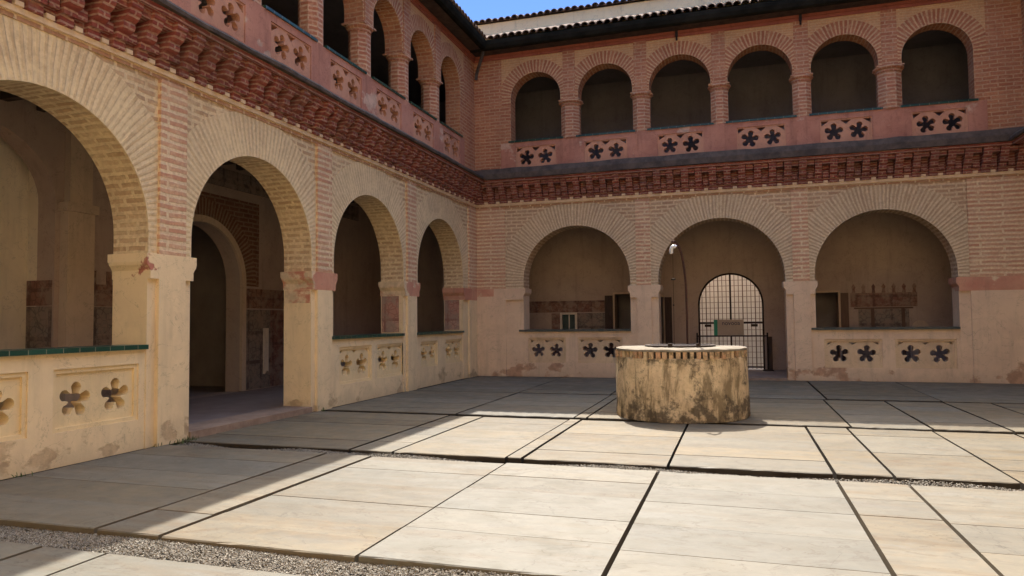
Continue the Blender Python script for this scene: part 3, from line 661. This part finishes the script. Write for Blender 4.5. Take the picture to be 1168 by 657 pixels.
def plain_side():
    op = [(1.6, 2.7, 5.9, 7.5), (5.8, 6.9, 5.9, 7.5), (9.9, 11.0, 5.9, 7.5), (1.6, 2.7, 1.2, 2.8), (9.9, 11.0, 1.2, 2.8)]
    us = [0]+sorted({x for o in op for x in o[:2]})+[CW]; m = MB()
    MB().plate(FN, rect(0, CW, 0, 8.76), [rect(*o) for o in op]+[[(5.5, .01), (7.2, .01), (7.2, 2.4)]+arc(6.35, .85, 2.4, 0, PI, 20)+[(5.5, 2.4)]], 0, .5).build('wall', 'white', near)
    for a, b, c, d in op:
        f = MB(); f.box(FN, a, a+.07, .2, .28, c, d); f.box(FN, b-.07, b, .2, .28, c, d); f.box(FN, a+.07, b-.07, .2, .28, c, c+.07); f.box(FN, a+.07, b-.07, .2, .28, d-.07, d); f.box(FN, (a+b)/2-.03, (a+b)/2+.03, .2, .28, c+.07, d-.07)
        w = f.build('window', 'brown_wood', near); MB().box(FN, a+.07, b-.07, .235, .245, c+.07, d-.07).build('pane', 'glass', w)
    MB().box(FN, 5.5, 7.2, .25, .32, .02, 3.25).build('door', 'brown_wood', near)
    MB().box(FN, 0.48, CW-.48, -.12, 0, 4.95, 5.15).build('string_course', 'string', near)
    MB().box(FN, 0.57, CW-.57, -.5, .5, 8.762, 8.82).build('soffit', 'soffit', near)
    MB().prism(FN, [(-.56, 8.83), (-.56, 8.93), (3.2, 10.2), (3.2, 8.83)], 0.57, CW-.57).build('roof', 'tile', near)
plain_side()

# ---- extra parts of the left wing's gallery
MB().box(FL, -10.362, -7.682, -0.03, 0.519, -0.1, 0.09).build('threshold', 'step', left)
# chapel doorway: pale moulding, brick arch, brick field, dark room behind
ring(FL, -6.45, 1.15, 2.3, 0.13, -7.73, -5.17, 0.05, -0.06).build('door_moulding', 'jamb_tan', left).location += Vector((-GL, 0, 0))
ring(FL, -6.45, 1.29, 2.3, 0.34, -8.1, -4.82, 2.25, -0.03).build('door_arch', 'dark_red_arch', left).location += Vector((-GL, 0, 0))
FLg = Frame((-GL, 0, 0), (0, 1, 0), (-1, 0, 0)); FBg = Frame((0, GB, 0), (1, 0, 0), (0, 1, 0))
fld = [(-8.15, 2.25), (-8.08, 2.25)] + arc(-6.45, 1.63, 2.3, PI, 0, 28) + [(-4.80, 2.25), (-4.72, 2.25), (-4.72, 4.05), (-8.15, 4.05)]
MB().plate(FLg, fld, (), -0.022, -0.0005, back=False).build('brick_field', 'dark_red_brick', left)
m = MB()
m.box(FLg, -8.4, -4.0, 0.36, 3.4, -0.1, 0.0); m.box(FLg, -8.4, -4.0, 3.4, 3.5, 0, 4.2); m.box(FLg, -8.5, -8.4, 0.36, 3.5, 0, 4.2); m.box(FLg, -4.0, -3.9, 0.36, 3.5, 0, 4.2); m.box(FLg, -8.4, -4.0, 0.36, 3.4, 4.2, 4.3)
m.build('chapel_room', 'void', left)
MB().box(FLg, -5.2, -4.30, -0.012, -0.0005, 0.05, 1.75).build('painted_dado', 'fresco_grey', left)
MB().box(FLg, -5.15, -3.3, -0.014, -0.0005, 1.78, 2.2).build('painted_dado', 'fresco_red', left)
MB().box(FLg, -4.29, -3.3, -0.012, -0.0005, 0.05, 1.75).build('painted_dado', 'fresco_red', left)
MB().box(FLg, -4.55, -4.40, -0.05, -0.013, 0.35, 1.35).build('wall_panel', 'interior_pale', left)
# recess behind the nearest arch
m = MB(); m.box(FLg, -14.0, -9.549, 0.36, 0.56, -0.1, 0.02); m.box(FLg, -14.0, -9.3, 0.56, 0.66, -0.1, 4.6); m.box(FLg, -14.1, -14.0, 0.36, 0.66, 0, 4.6); m.box(FLg, -9.549, -9.3, 0.3505, 0.5595, 0, 4.6); m.box(FLg, -14, -9.3, 0.36, 0.56, 4.6, 4.7)
m.build('wall_recess', 'interior_pale', left)
Fj = Frame((0, -9.55, 0), (-1, 0, 0), (0, 1, 0))
MB().box(Fj, GL+.03, GL+.54, -0.012, -0.001, 0.05, 1.75).build('painted_dado', 'fresco_grey', left)
MB().box(Fj, GL+.03, GL+.54, -0.014, -0.001, 1.76, 2.15).build('painted_dado', 'fresco_red', left)
for a, b in ((-8.95, -8.45),):
    MB().box(FLg, a, b, -0.012, -0.0005, 0.05, 1.75).build('painted_dado', 'fresco_grey', left)
    m = MB().box(FLg, a, b, -0.014, -0.0005, 1.76, 2.12)
    for q in (a+0.08, b-0.12): m.prism(FLg, [(-0.014, 2.121), (-0.014, 2.34), (-0.0005, 2.34), (-0.0005, 2.121)], q-0.04, q+0.06)
    m.build('painted_dado', 'fresco_red', left)
m = MB().box(FLg, -9.46, -8.98, -0.16, -0.0005, 0.031, 3.22); m.box(FLg, -9.50, -8.94, -0.20, -0.0005, 3.221, 3.36); m.box(FLg, -9.40, -9.0, -0.12, -0.0005, 3.361, 4.67)
m.build('gallery_pilaster', 'jamb_tan', left)
for yj, z0, z1 in ((-7.675, 1.78, 1.995), (-4.32, 1.24, 1.995), (-0.955, 1.24, 1.995)):
    Fq = Frame((0, yj, 0), (-1, 0, 0), (0, 1, 0))
    MB().box(Fq, 0.10 if z0 < 1.5 else 0.02, 0.50, -0.006, -0.001, z0, z1).build('painted_jamb', 'fresco_jamb' if z0 < 1.5 else 'impost_red', left)
# ceiling frieze seen through the doorway arch
MB().box(FLg, -8.15, -0.5, -0.05, -0.0005, 4.25, 4.62).build('ceiling_frieze', 'fresco_grey', left)

# ---- extra parts of the far wing's gallery
MB().box(FB, 0.06, 0.52, -0.0545, -0.0512, G_Z-.20, G_Z-.002).build('painted_band', 'impost_red', back)
MB().box(FB, 4.81, 7.73, -0.03, 0.519, -0.1, 0.045).build('threshold', 'step', back)
m = MB()
for h, dz in ((dE, 0.9), (dF, 0.9), (dG, 0.9)):
    a, b, z1 = h[0][0], h[1][0], h[2][1]
    k = MB(); k.box(FBg, a-.1, b+.1, 0.36+dz, .4+dz, 0, z1+.1); k.box(FBg, a-.14, a-.1, .36, .4+dz, 0, z1+.1); k.box(FBg, b+.1, b+.14, .36, .4+dz, 0, z1+.1); k.box(FBg, a-.14, b+.14, .36, .4+dz, z1+.1, z1+.14)
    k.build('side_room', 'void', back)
def door_frame(a, b, z1, wd, mat, lf=None):
    k = MB().box(FBg, a-wd, a, -0.04, 0.1, 0.03, z1+wd); k.box(FBg, b, b+wd, -0.04, 0.1, 0.03, z1+wd); k.box(FBg, a, b, -0.04, 0.1, z1, z1+wd); return k.build('door_frame', mat, back)
door_frame(3.22, 3.75, 2.2, 0.05, 'jamb_tan'); door_frame(8.45, 9.22, 2.12, 0.05, 'jamb_tan'); door_frame(4.25, 4.62, 2.1, 0.04, 'jamb_tan')
def leaf(a, b, z1, mat, w=-0.035):
    k = MB().box(FBg, a, b, w-0.05, w-0.002, 0.05, z1)
    o = k.build('door', mat, back); q = MB()
    for z in (0.3, 0.95, 1.6): q.box(FBg, a+.07, b-.07, w-0.065, w-0.0505, z, min(z+.5, z1-.08))
    q.build('door_panel', mat, o); return o
leaf(2.94, 3.165, 2.16, 'dark_wood', -0.05); leaf(4.665, 4.86, 2.08, 'dark_wood', -0.05); leaf(9.275, 9.46, 2.1, 'brown_wood', -0.05)
MB().box(FBg, 1.63, 2.02, 0.08, 0.12, 1.1, 1.62).build('window_glass', 'glass', back)
k = MB()
for a, b, z0, z1 in ((1.57, 1.63, 1.04, 1.68), (2.02, 2.08, 1.04, 1.68), (1.63, 2.02, 1.62, 1.68), (1.63, 2.02, 1.04, 1.1), (1.81, 1.84, 1.1, 1.62)): k.box(FBg, a, b, -0.03 if b-a > .05 or z1-z0 < .1 else 0.05, 0.0795, z0, z1)
k.build('window_frame', 'interior_pale', back)
MB().box(FBg, -0.6, 2.92, -0.012, -0.0005, 1.69, 2.03).build('painted_dado', 'fresco_red', back)
MB().box(FBg, 2.09, 2.92, -0.010, -0.0005, 0.05, 1.66).build('painted_dado', 'fresco_grey', back)
k = MB().box(FBg, -0.6, 0.5, -0.010, -0.0005, 0.05, 1.66); k.box(FBg, 1.3, 1.56, -0.010, -0.0005, 0.05, 1.66); k.build('painted_dado', 'fresco_red', back)
MB().plate(FBg, [(0.5, 0.05), (1.28, 0.05), (1.28, 1.2)] + arc(0.89, 0.39, 1.2, 0, PI, 14) + [(0.5, 1.2)], (), -0.02, -0.0005).build('blind_niche', 'interior', back)
# painted altar of the right bay
k = MB().box(FBg, 9.52, 11.10, -0.014, -0.0005, 1.72, 2.06)
for i in range(7):
    c = 9.6+i*0.24; k.plate(FBg, [(c-.045, 2.09), (c+.045, 2.09), (c+.03, 2.19), (c+.05, 2.25), (c, 2.33), (c-.05, 2.25), (c-.03, 2.19)], (), -0.014, -0.0005)
k.box(FBg, 9.52, 11.10, -0.016, -0.0005, 2.065, 2.085)
k.build('painted_altar', 'fresco_red', back)
k = MB().box(FBg, 9.70, 10.90, -0.010, -0.0005, 0.06, 1.66); k.build('painted_dado', 'fresco_grey', back)
k = MB()
for a, b in ((10.0, 10.08), (10.72, 10.80)): k.box(FBg, a, b, -0.03, -0.0105, 0.06, 1.68)
k.box(FBg, 9.6, 11.0, -0.02, -0.0105, 1.665, 1.705); k.build('altar_moulding', 'brown_wood', back)
MB().plate(FBg, [(10.95, 0.05), (11.35, 0.05), (11.35, 1.15)] + arc(11.15, 0.2, 1.15, 0, PI, 12) + [(10.95, 1.15)], (), -0.02, -0.0005).build('blind_niche', 'jamb_tan', back)
# small iron brackets under the eaves, drainpipe in the corner
for u in (5.38, 8.22):
    k = MB().box(FB, u-.03, u+.03, -0.16, -0.076, 8.42, 8.56); k.tube([FB(u, -0.12, 8.42), FB(u, -0.12, 8.32)], 0.022)
    k.build('eave_bracket', 'iron', back)
MB().tube([(0.42, -0.42, 8.60), (0.40, -0.40, 8.52), (0.10, -0.09, 8.10), (0.08, -0.08, 7.95)], 0.045).build('drainpipe', 'lead', left)

# made-up wall across the yard, tall and close to block sun through the gate
bw = thing('yard_shade_wall', 'pale made-up wall behind the arched gate, blocking sun from the gallery', 'wall', (6.5, 5.2, 0))
MB().box(WORLD, -6, 20, 5.2, 5.6, -0.1, 5.6).build('wall_face', 'yard_wall', bw); MB().box(WORLD, -6, 20, 5.14, 5.66, 5.6, 5.7).build('wall_coping', 'string', bw)

# ------------------------------------------------------------------ gate
gt = thing('gate', 'arched iron lattice gate under the middle arch behind the well', 'gate', (6.46, GB+0.1, 0))
FG = Frame((6.46, GB+0.12, 0), (1, 0, 0), (0, 1, 0))
def gh(u): return 1.85+math.sqrt(max(0.0, 0.86**2-u*u))
k = MB(); pts = [(-0.86, 0.03), (-0.86, 1.85)] + arc(0, 0.86, 1.85, PI, 0, 24) + [(0.86, 1.85), (0.86, 0.03)]
k.tube([FG(u, 0, v) for u, v in pts], 0.028); k.tube([FG(-.86, 0, 1.33), FG(.86, 0, 1.33)], 0.028); k.tube([FG(-.86, 0, .10), FG(.86, 0, .10)], 0.022); k.tube([FG(0, 0, .03), FG(0, 0, gh(0))], 0.025)
k.build('gate_frame', 'iron', gt)
for s in (-1, 1):
    k = MB()
    for i in range(1, 8):
        u = s*i*0.11
        k.tube([FG(u, 0, .05), FG(u, 0, gh(u))], 0.014 if i in (3, 6) else 0.009, 6)
    for j in range(16):
        v = 0.2+j*0.155
        if abs(v-1.33) < 0.05 or v > 2.6: continue
        um = 0.86 if v < 1.85 else math.sqrt(max(0, .86**2-(v-1.85)**2)); k.tube([FG(s*0.01, 0, v), FG(s*um, 0, v)], 0.006, 6)
    k.build('gate_lattice', 'rust', gt)
    k = MB().box(FG, s*0.62-.09, s*0.62+.09, -0.05, -0.02, 1.22, 1.29); k.build('lock_plate', 'iron', gt)
bar = thing('barrier', 'low dark barrier rail with two posts standing before the arched gate', 'barrier', (6.5, GB-0.35, 0))
FBr = Frame((6.46, GB-0.35, 0), (1, 0, 0), (0, 1, 0))
MB().tube([FBr(-.88, 0, .97), FBr(.92, 0, .97)], 0.018).build('rail', 'iron', bar)
for u in (-.90, .94):
    k = MB().tube([FBr(u, 0, .045), FBr(u, 0, 1.06)], 0.022); k.lathe(FBr(u, 0, 0), [(0, .03), (.15, .03), (.15, .055), (.04, .07)], 20); k.build('post', 'iron', bar)
MB().box(FBr, .96, 1.06, .05, .16, .035, .95).build('side_post', 'dark_wood', bar)
sg = thing('sign', 'taupe sign board with dark blue lettering and a green strip, hung on the arched gate', 'sign', (6.40, GB, 1.2))
FS = Frame((6.40, GB+0.06, 0), (1, 0, 0), (0, 1, 0))
MB().box(FS, -0.30, 0.40, -0.02, 0, 0.98, 1.42).build('board', 'sign_board', sg); MB().box(FS, -0.40, -0.302, -0.022, 0, 0.98, 1.42).build('green_strip', 'sign_green', sg)
tc = bpy.data.curves.new('lettering', 'FONT'); tc.body = 'novooa'; tc.size = 0.17; tc.align_x = 'CENTER'; tc.extrude = 0.002
to = bpy.data.objects.new('lettering_curve', tc); COL.objects.link(to)
bpy.context.view_layer.update(); tm = bpy.data.meshes.new_from_object(to.evaluated_get(bpy.context.evaluated_depsgraph_get()))
bpy.data.objects.remove(to); tm.name = 'lettering'; lt = bpy.data.objects.new('lettering', tm); COL.objects.link(lt); tm.materials.clear(); tm.materials.append(M_['sign_ink'])
lt.parent = sg; lt.rotation_euler = (PI/2, 0, 0); lt.location = Vector((6.46, GB+0.06-0.024, 1.27))-sg.location; lt.scale = (0.95, 1, 1)

# ------------------------------------------------------------------ benches upstairs
for i, (a, b, lab) in enumerate(((1.05, 1.40, 'dark bench end behind the leftmost upper arch of the far wing'), (5.25, 6.1, 'dark wooden bench behind the third upper arch of the far wing from the corner'), (10.75, 11.68, 'dark wooden bench behind the rightmost upper arch of the far wing'))):
    bn = thing('bench', lab, 'bench', ((a+b)/2, 0.75, 5.12), 'benches in the upper gallery')
    MB().box(FB, a, b, .5, .95, 5.55, 5.6).build('seat', 'dark_wood', bn); MB().box(FB, a, b, .93, .98, 5.68, 6.42).build('backrest', 'dark_wood', bn)
    for u in (a+.04, b-.04):
        for w in (.54, .9): MB().box(FB, u-.03, u+.03, w-.03, w+.028, 5.121, 5.549).build('leg', 'dark_wood', bn)

# ------------------------------------------------------------------ well
WC = Vector((5.80, -6.58, 0)); WR = 0.977
wl = thing('well', 'round stained stone well with a brick rim in the middle of the paved courtyard', 'well', WC)
cb = MB(); seg = 96
prof = [(0.55, 0.0), (WR+.005, 0.0), (WR+.01, .03), (WR+.004, .2), (WR, .5), (WR-.004, .80), (WR-.01, .885), (WR-.02, .895), (0.56, .895), (0.55, 0.0)]
def wob(a, z): return 1+0.007*math.sin(3*a+1+z)+0.006*math.sin(7*a+z*6)+0.005*math.sin(17*a+z*11)+0.004*math.sin(31*a-z*17)
def lathe_w(m, prof, uvr):
    for k in range(seg):
        a, b = 2*PI*k/seg, 2*PI*(k+1)/seg
        for (r0, z0), (r1, z1) in zip(prof, prof[1:]):
            f = lambda r, t, z: WC+Vector((r*wob(t, z)*math.cos(t), r*wob(t, z)*math.sin(t), z+(0.004*math.sin(5*t)*math.sin(13*t+2) if z > 1.0 else 0)))
            m.face([f(r0, a, z0), f(r0, b, z0), f(r1, b, z1), f(r1, a, z1)], [(a*uvr, z0), (b*uvr, z0), (b*uvr, z1), (a*uvr, z1)])
    return m
lathe_w(cb, prof, WR).build('curb', 'well', wl, smooth=True)
rm = MB(); nb = 64
for i in range(nb):
    a0, a1 = 2*PI*(i+.16+random.uniform(-.06,.06))/nb, 2*PI*(i+.80+random.uniform(-.08,.08))/nb; ro = WR+random.uniform(-.018, .012); z0, z1 = .885+random.uniform(-.01, .01), .985
    P = lambda r, a, z: WC+Vector((r*math.cos(a), r*math.sin(a), z))
    uu = i*0.105+0.053
    for q in ([(ro, a0, z0), (ro, a1, z0), (ro, a1, z1), (ro, a0, z1)], [(.6, a0, z0), (ro, a0, z0), (ro, a0, z1), (.6, a0, z1)], [(ro, a1, z0), (.6, a1, z0), (.6, a1, z1), (ro, a1, z1)]):
        rm.face([P(*x) for x in q], [(uu+(x[1]-(a0+a1)/2)*.3, x[2]*.2+.05) for x in q])
MB().lathe(WC, [(WR-.045, .88), (WR-.04, .99)], 64).build('mortar_ring', 'earth', wl)
rm.build('brick_rim', 'well_rim', wl)
lathe_w(MB(), [(0.50, .80), (0.50, 1.028), (0.52, 1.034), (WR-.02, 1.026), (WR-.004, 1.016), (WR-.006, .986), (WR-.05, .985)], WR).build('capping', 'well_top', wl, smooth=True)
gr = MB()
gr.lathe(WC, [(.46, 1.040), (.53, 1.040), (.53, 1.058), (.46, 1.058), (.46, 1.040)], 40)
for i in range(-4, 5):
    x = i*.105; h = math.sqrt(.47**2-x*x); gr.tube([WC+Vector((x, -h, 1.049)), WC+Vector((x, h, 1.049))], .008, 6); gr.tube([WC+Vector((-h, x, 1.049)), WC+Vector((h, x, 1.049))], .008, 6)
grate = gr.build('grate', 'iron', wl)
for x, yy in ((-.10, -.50), (.30, -.46)):
    h = MB().box(WORLD, WC.x+x-.03, WC.x+x+.03, WC.y+yy-.05, WC.y+yy+.03, 1.035, 1.095); h.build('hasp', 'iron', grate)
hp = [(5.89, 1.03), (5.895, 1.5), (5.89, 2.0), (5.875, 2.22), (5.85, 2.42), (5.82, 2.54), (5.78, 2.62), (5.74, 2.655), (5.715, 2.645)]
hoop = MB().tube([(x, WC.y+0.35-0.35*(i/8), z) for i, (x, z) in enumerate(hp)], .017).build('hook_post', 'post_iron', wl, smooth=True)
hz = WC.y+0.02
MB().tube([(5.742+.045*math.cos(a), hz, 2.50+.075*math.sin(a)) for a in [PI*0.30+PI*0.85*i/12 for i in range(13)]], .030).build('pulley', 'white_metal', hoop, smooth=True)
k = MB().tube([(5.72, hz, 2.45), (5.715, hz, 1.06)], .0035, 6); k.lathe((5.72, hz, 0), [(0, 2.05), (.035, 2.055), (.035, 2.075), (0, 2.08)], 12); k.lathe((5.716, hz, 0), [(0, 1.655), (.014, 1.66), (.014, 1.675), (0, 1.68)], 10)
k.build('chain', 'iron', wl)

# ------------------------------------------------------------------ paving
def slab_row(y0, y1, xs, strips, mat='marble_shade_soil', tone=0.0, th=0.13):
    m = MB()
    for a, b in zip(xs, xs[1:]):
        base = random.random(); warm = random.random()
        ys = [y0]; n = strips
        cuts = sorted([y0+(y1-y0)*(i+random.uniform(-.12, .12))/n for i in range(1, n)])
        ys = [y0]+cuts+[y1]
        dz = random.uniform(-.008, .004)
        for c, d in zip(ys, ys[1:]):
            m.t = (random.random(), min(1, max(0, tone+warm*0.45+random.uniform(-.15, .35))), random.random())
            x0, x1, c0, d0 = a+.012, b-.012, c+(.0025 if c > y0 else 0), d-(.0025 if d < y1 else 0)
            z = dz+random.uniform(-.002, .002); e = 0.006
            j = [random.uniform(-.006, .006) for _ in range(4)] if c == y0 or d == y1 else [0]*4
            lo = [(x0, c0), (x1, c0), (x1, d0), (x0, d0)]
            # chipped long edges towards the gravel, tiny chamfer elsewhere
            ec, ed = (e if c == y0 else .0006), (e if d == y1 else .0006)
            def edge(yv, sg, worn, inset):
                k = max(2, int((x1-x0)/0.09)) if worn else 1
                out = []
                for q in range(k+1):
                    dx = random.uniform(-.02, .02) if 0 < q < k else 0
                    dep = inset+(abs(random.gauss(0, .004))+(random.uniform(.01, .035) if random.random() < .05 else 0) if worn else 0)
                    out.append((x0+e*.6+(x1-x0-e*1.2)*q/k+dx, yv+sg*dep))
                return out
            near_, far_ = edge(c0, 1, c == y0, ec), edge(d0, -1, d == y1, ed)
            top = near_+far_[::-1]
            m.face([(px, py, z) for px, py in top])
            nn = len(top); lo2 = [(px, c0) for px, py in near_]+[(px, d0) for px, py in far_[::-1]]
            for q in range(nn):
                a_, b_ = q, (q+1) % nn
                m.face([(*lo2[a_], z-e*1.3), (*lo2[b_], z-e*1.3), (*top[b_], z), (*top[a_], z)])
                m.face([(*lo2[a_], -th), (*lo2[b_], -th), (*lo2[b_], z-e*1.3), (*lo2[a_], z-e*1.3)])
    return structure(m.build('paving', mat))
random.seed(21)
rows = [(-19.58, -18.0, [0.02, 2.26, 2.82, 4.36, 5.9, 7.46, 8.02, 9.6, 11.1, 12.64], 5),
        (-17.7, -14.14, [0.02, 2.26, 2.80, 4.36, 5.9, 7.44, 8.0, 9.6, 11.1, 12.64], 6),
        (-13.75, -10.77, [0.02, 2.26, 2.83, 4.36, 5.9, 7.46, 8.03, 9.6, 11.1, 12.64], 5),
        (-10.47, -7.50, [0.02, 2.37, 2.92, 4.265, 4.445, 5.96, 7.48, 7.98, 8.97, 9.86, 10.8, 12.64], 5),
        (-7.28, -4.05, [0.02, 2.39, 4.29, 4.48, 6.2, 8.06, 9.03, 9.92, 10.62, 12.64], 5),
        (-3.86, -0.02, [0.02, 2.36, 4.25, 6.2, 8.13, 9.95, 12.64], 6)]
for i, r in enumerate(rows): slab_row(*r, 'marble' if i in (1, 2) else 'marble_shade_soil', (0, 0, -.08, .38, .40, .3)[i])

# loose gravel between the slab rows
random.seed(5)
gv = MB(); OCT = [(1, 0, 0), (0, 1, 0), (-1, 0, 0), (0, -1, 0), (0, 0, 1)]
def gnoise(x, y): return 0.5+0.5*math.sin(x*2.3+1.7*math.sin(y*3.1+x*.7))*math.sin(x*.9+y*5)
def gravel(y0, y1, x0, x1, n, zlo, zhi):
    for _ in range(n):
        x, yy = random.uniform(x0, x1), random.uniform(y0, y1)
        s = random.uniform(.006, .013); z = zlo+(zhi-zlo)*gnoise(x, yy)*random.uniform(.6, 1)
        a = random.uniform(0, PI); c, t = math.cos(a), math.sin(a); st = (s, s*random.uniform(.6, 1), s*random.uniform(.5, .9))
        tl = random.uniform(-.4, .4)
        P = []
        for ox, oy, oz in OCT:
            px, py, pz = ox*st[0], oy*st[1], oz*st[2]+ox*st[0]*tl
            P.append(Vector((x+px*c-py*t, yy+px*t+py*c, z+pz)))
        for i in range(4): gv.face([P[i], P[(i+1) % 4], P[4]])
gravel(-14.14, -13.74, 0.05, 8.2, 26000, -.048, -.012)
gravel(-10.77, -10.58, 0.05, 12.6, 15000, -.075, .004)
gravel(-10.62, -10.47, 0.05, 4.0, 4000, -.07, -.01)
gravel(-7.50, -7.28, 0.05, 12.6, 5000, -.11, -.06)
gravel(-18.0, -17.7, 5.0, 9.0, 1500, -.10, -.05)
structure(gv.build('gravel', 'gravel'), 'stuff')
gb = MB()
for y0, y1 in ((-14.16, -13.73), (-10.79, -10.45), (-7.52, -7.26), (-4.07, -3.84), (-18.02, -17.68)): gb.box(WORLD, 0.02, 12.64, y0, y1, -0.135, -0.10)
structure(gb.build('gravel_ground', 'earth'))

# a few weeds at the foot of the wall
random.seed(11)
M_['weed'] = plain_mat('weed leaf', (0.06, 0.10, 0.03), (0.10, 0.12, 0.04), 30, 0.8, bump=0)
wd = MB()
for cx, cy, n_ in ((0.06, -10.42, 26), (0.10, -10.55, 22), (0.07, -10.9, 10), (0.05, -7.40, 14), (0.06, -12.6, 8)):
    for _ in range(n_):
        x, yy = cx+random.gauss(0, .03), cy+random.gauss(0, .06); a = random.uniform(0, 2*PI); h = random.uniform(.02, .06); l = random.uniform(.01, .045)
        dx, dy = math.cos(a), math.sin(a); wv = random.uniform(.003, .007)
        wd.face([(x-dy*wv, yy+dx*wv, -.01), (x+dy*wv, yy-dx*wv, -.01), (x+dx*l*.6+dy*wv, yy+dy*l*.6-dx*wv, h*.7), (x+dx*l, yy+dy*l, h)])
structure(wd.build('weeds', 'weed'), 'stuff')
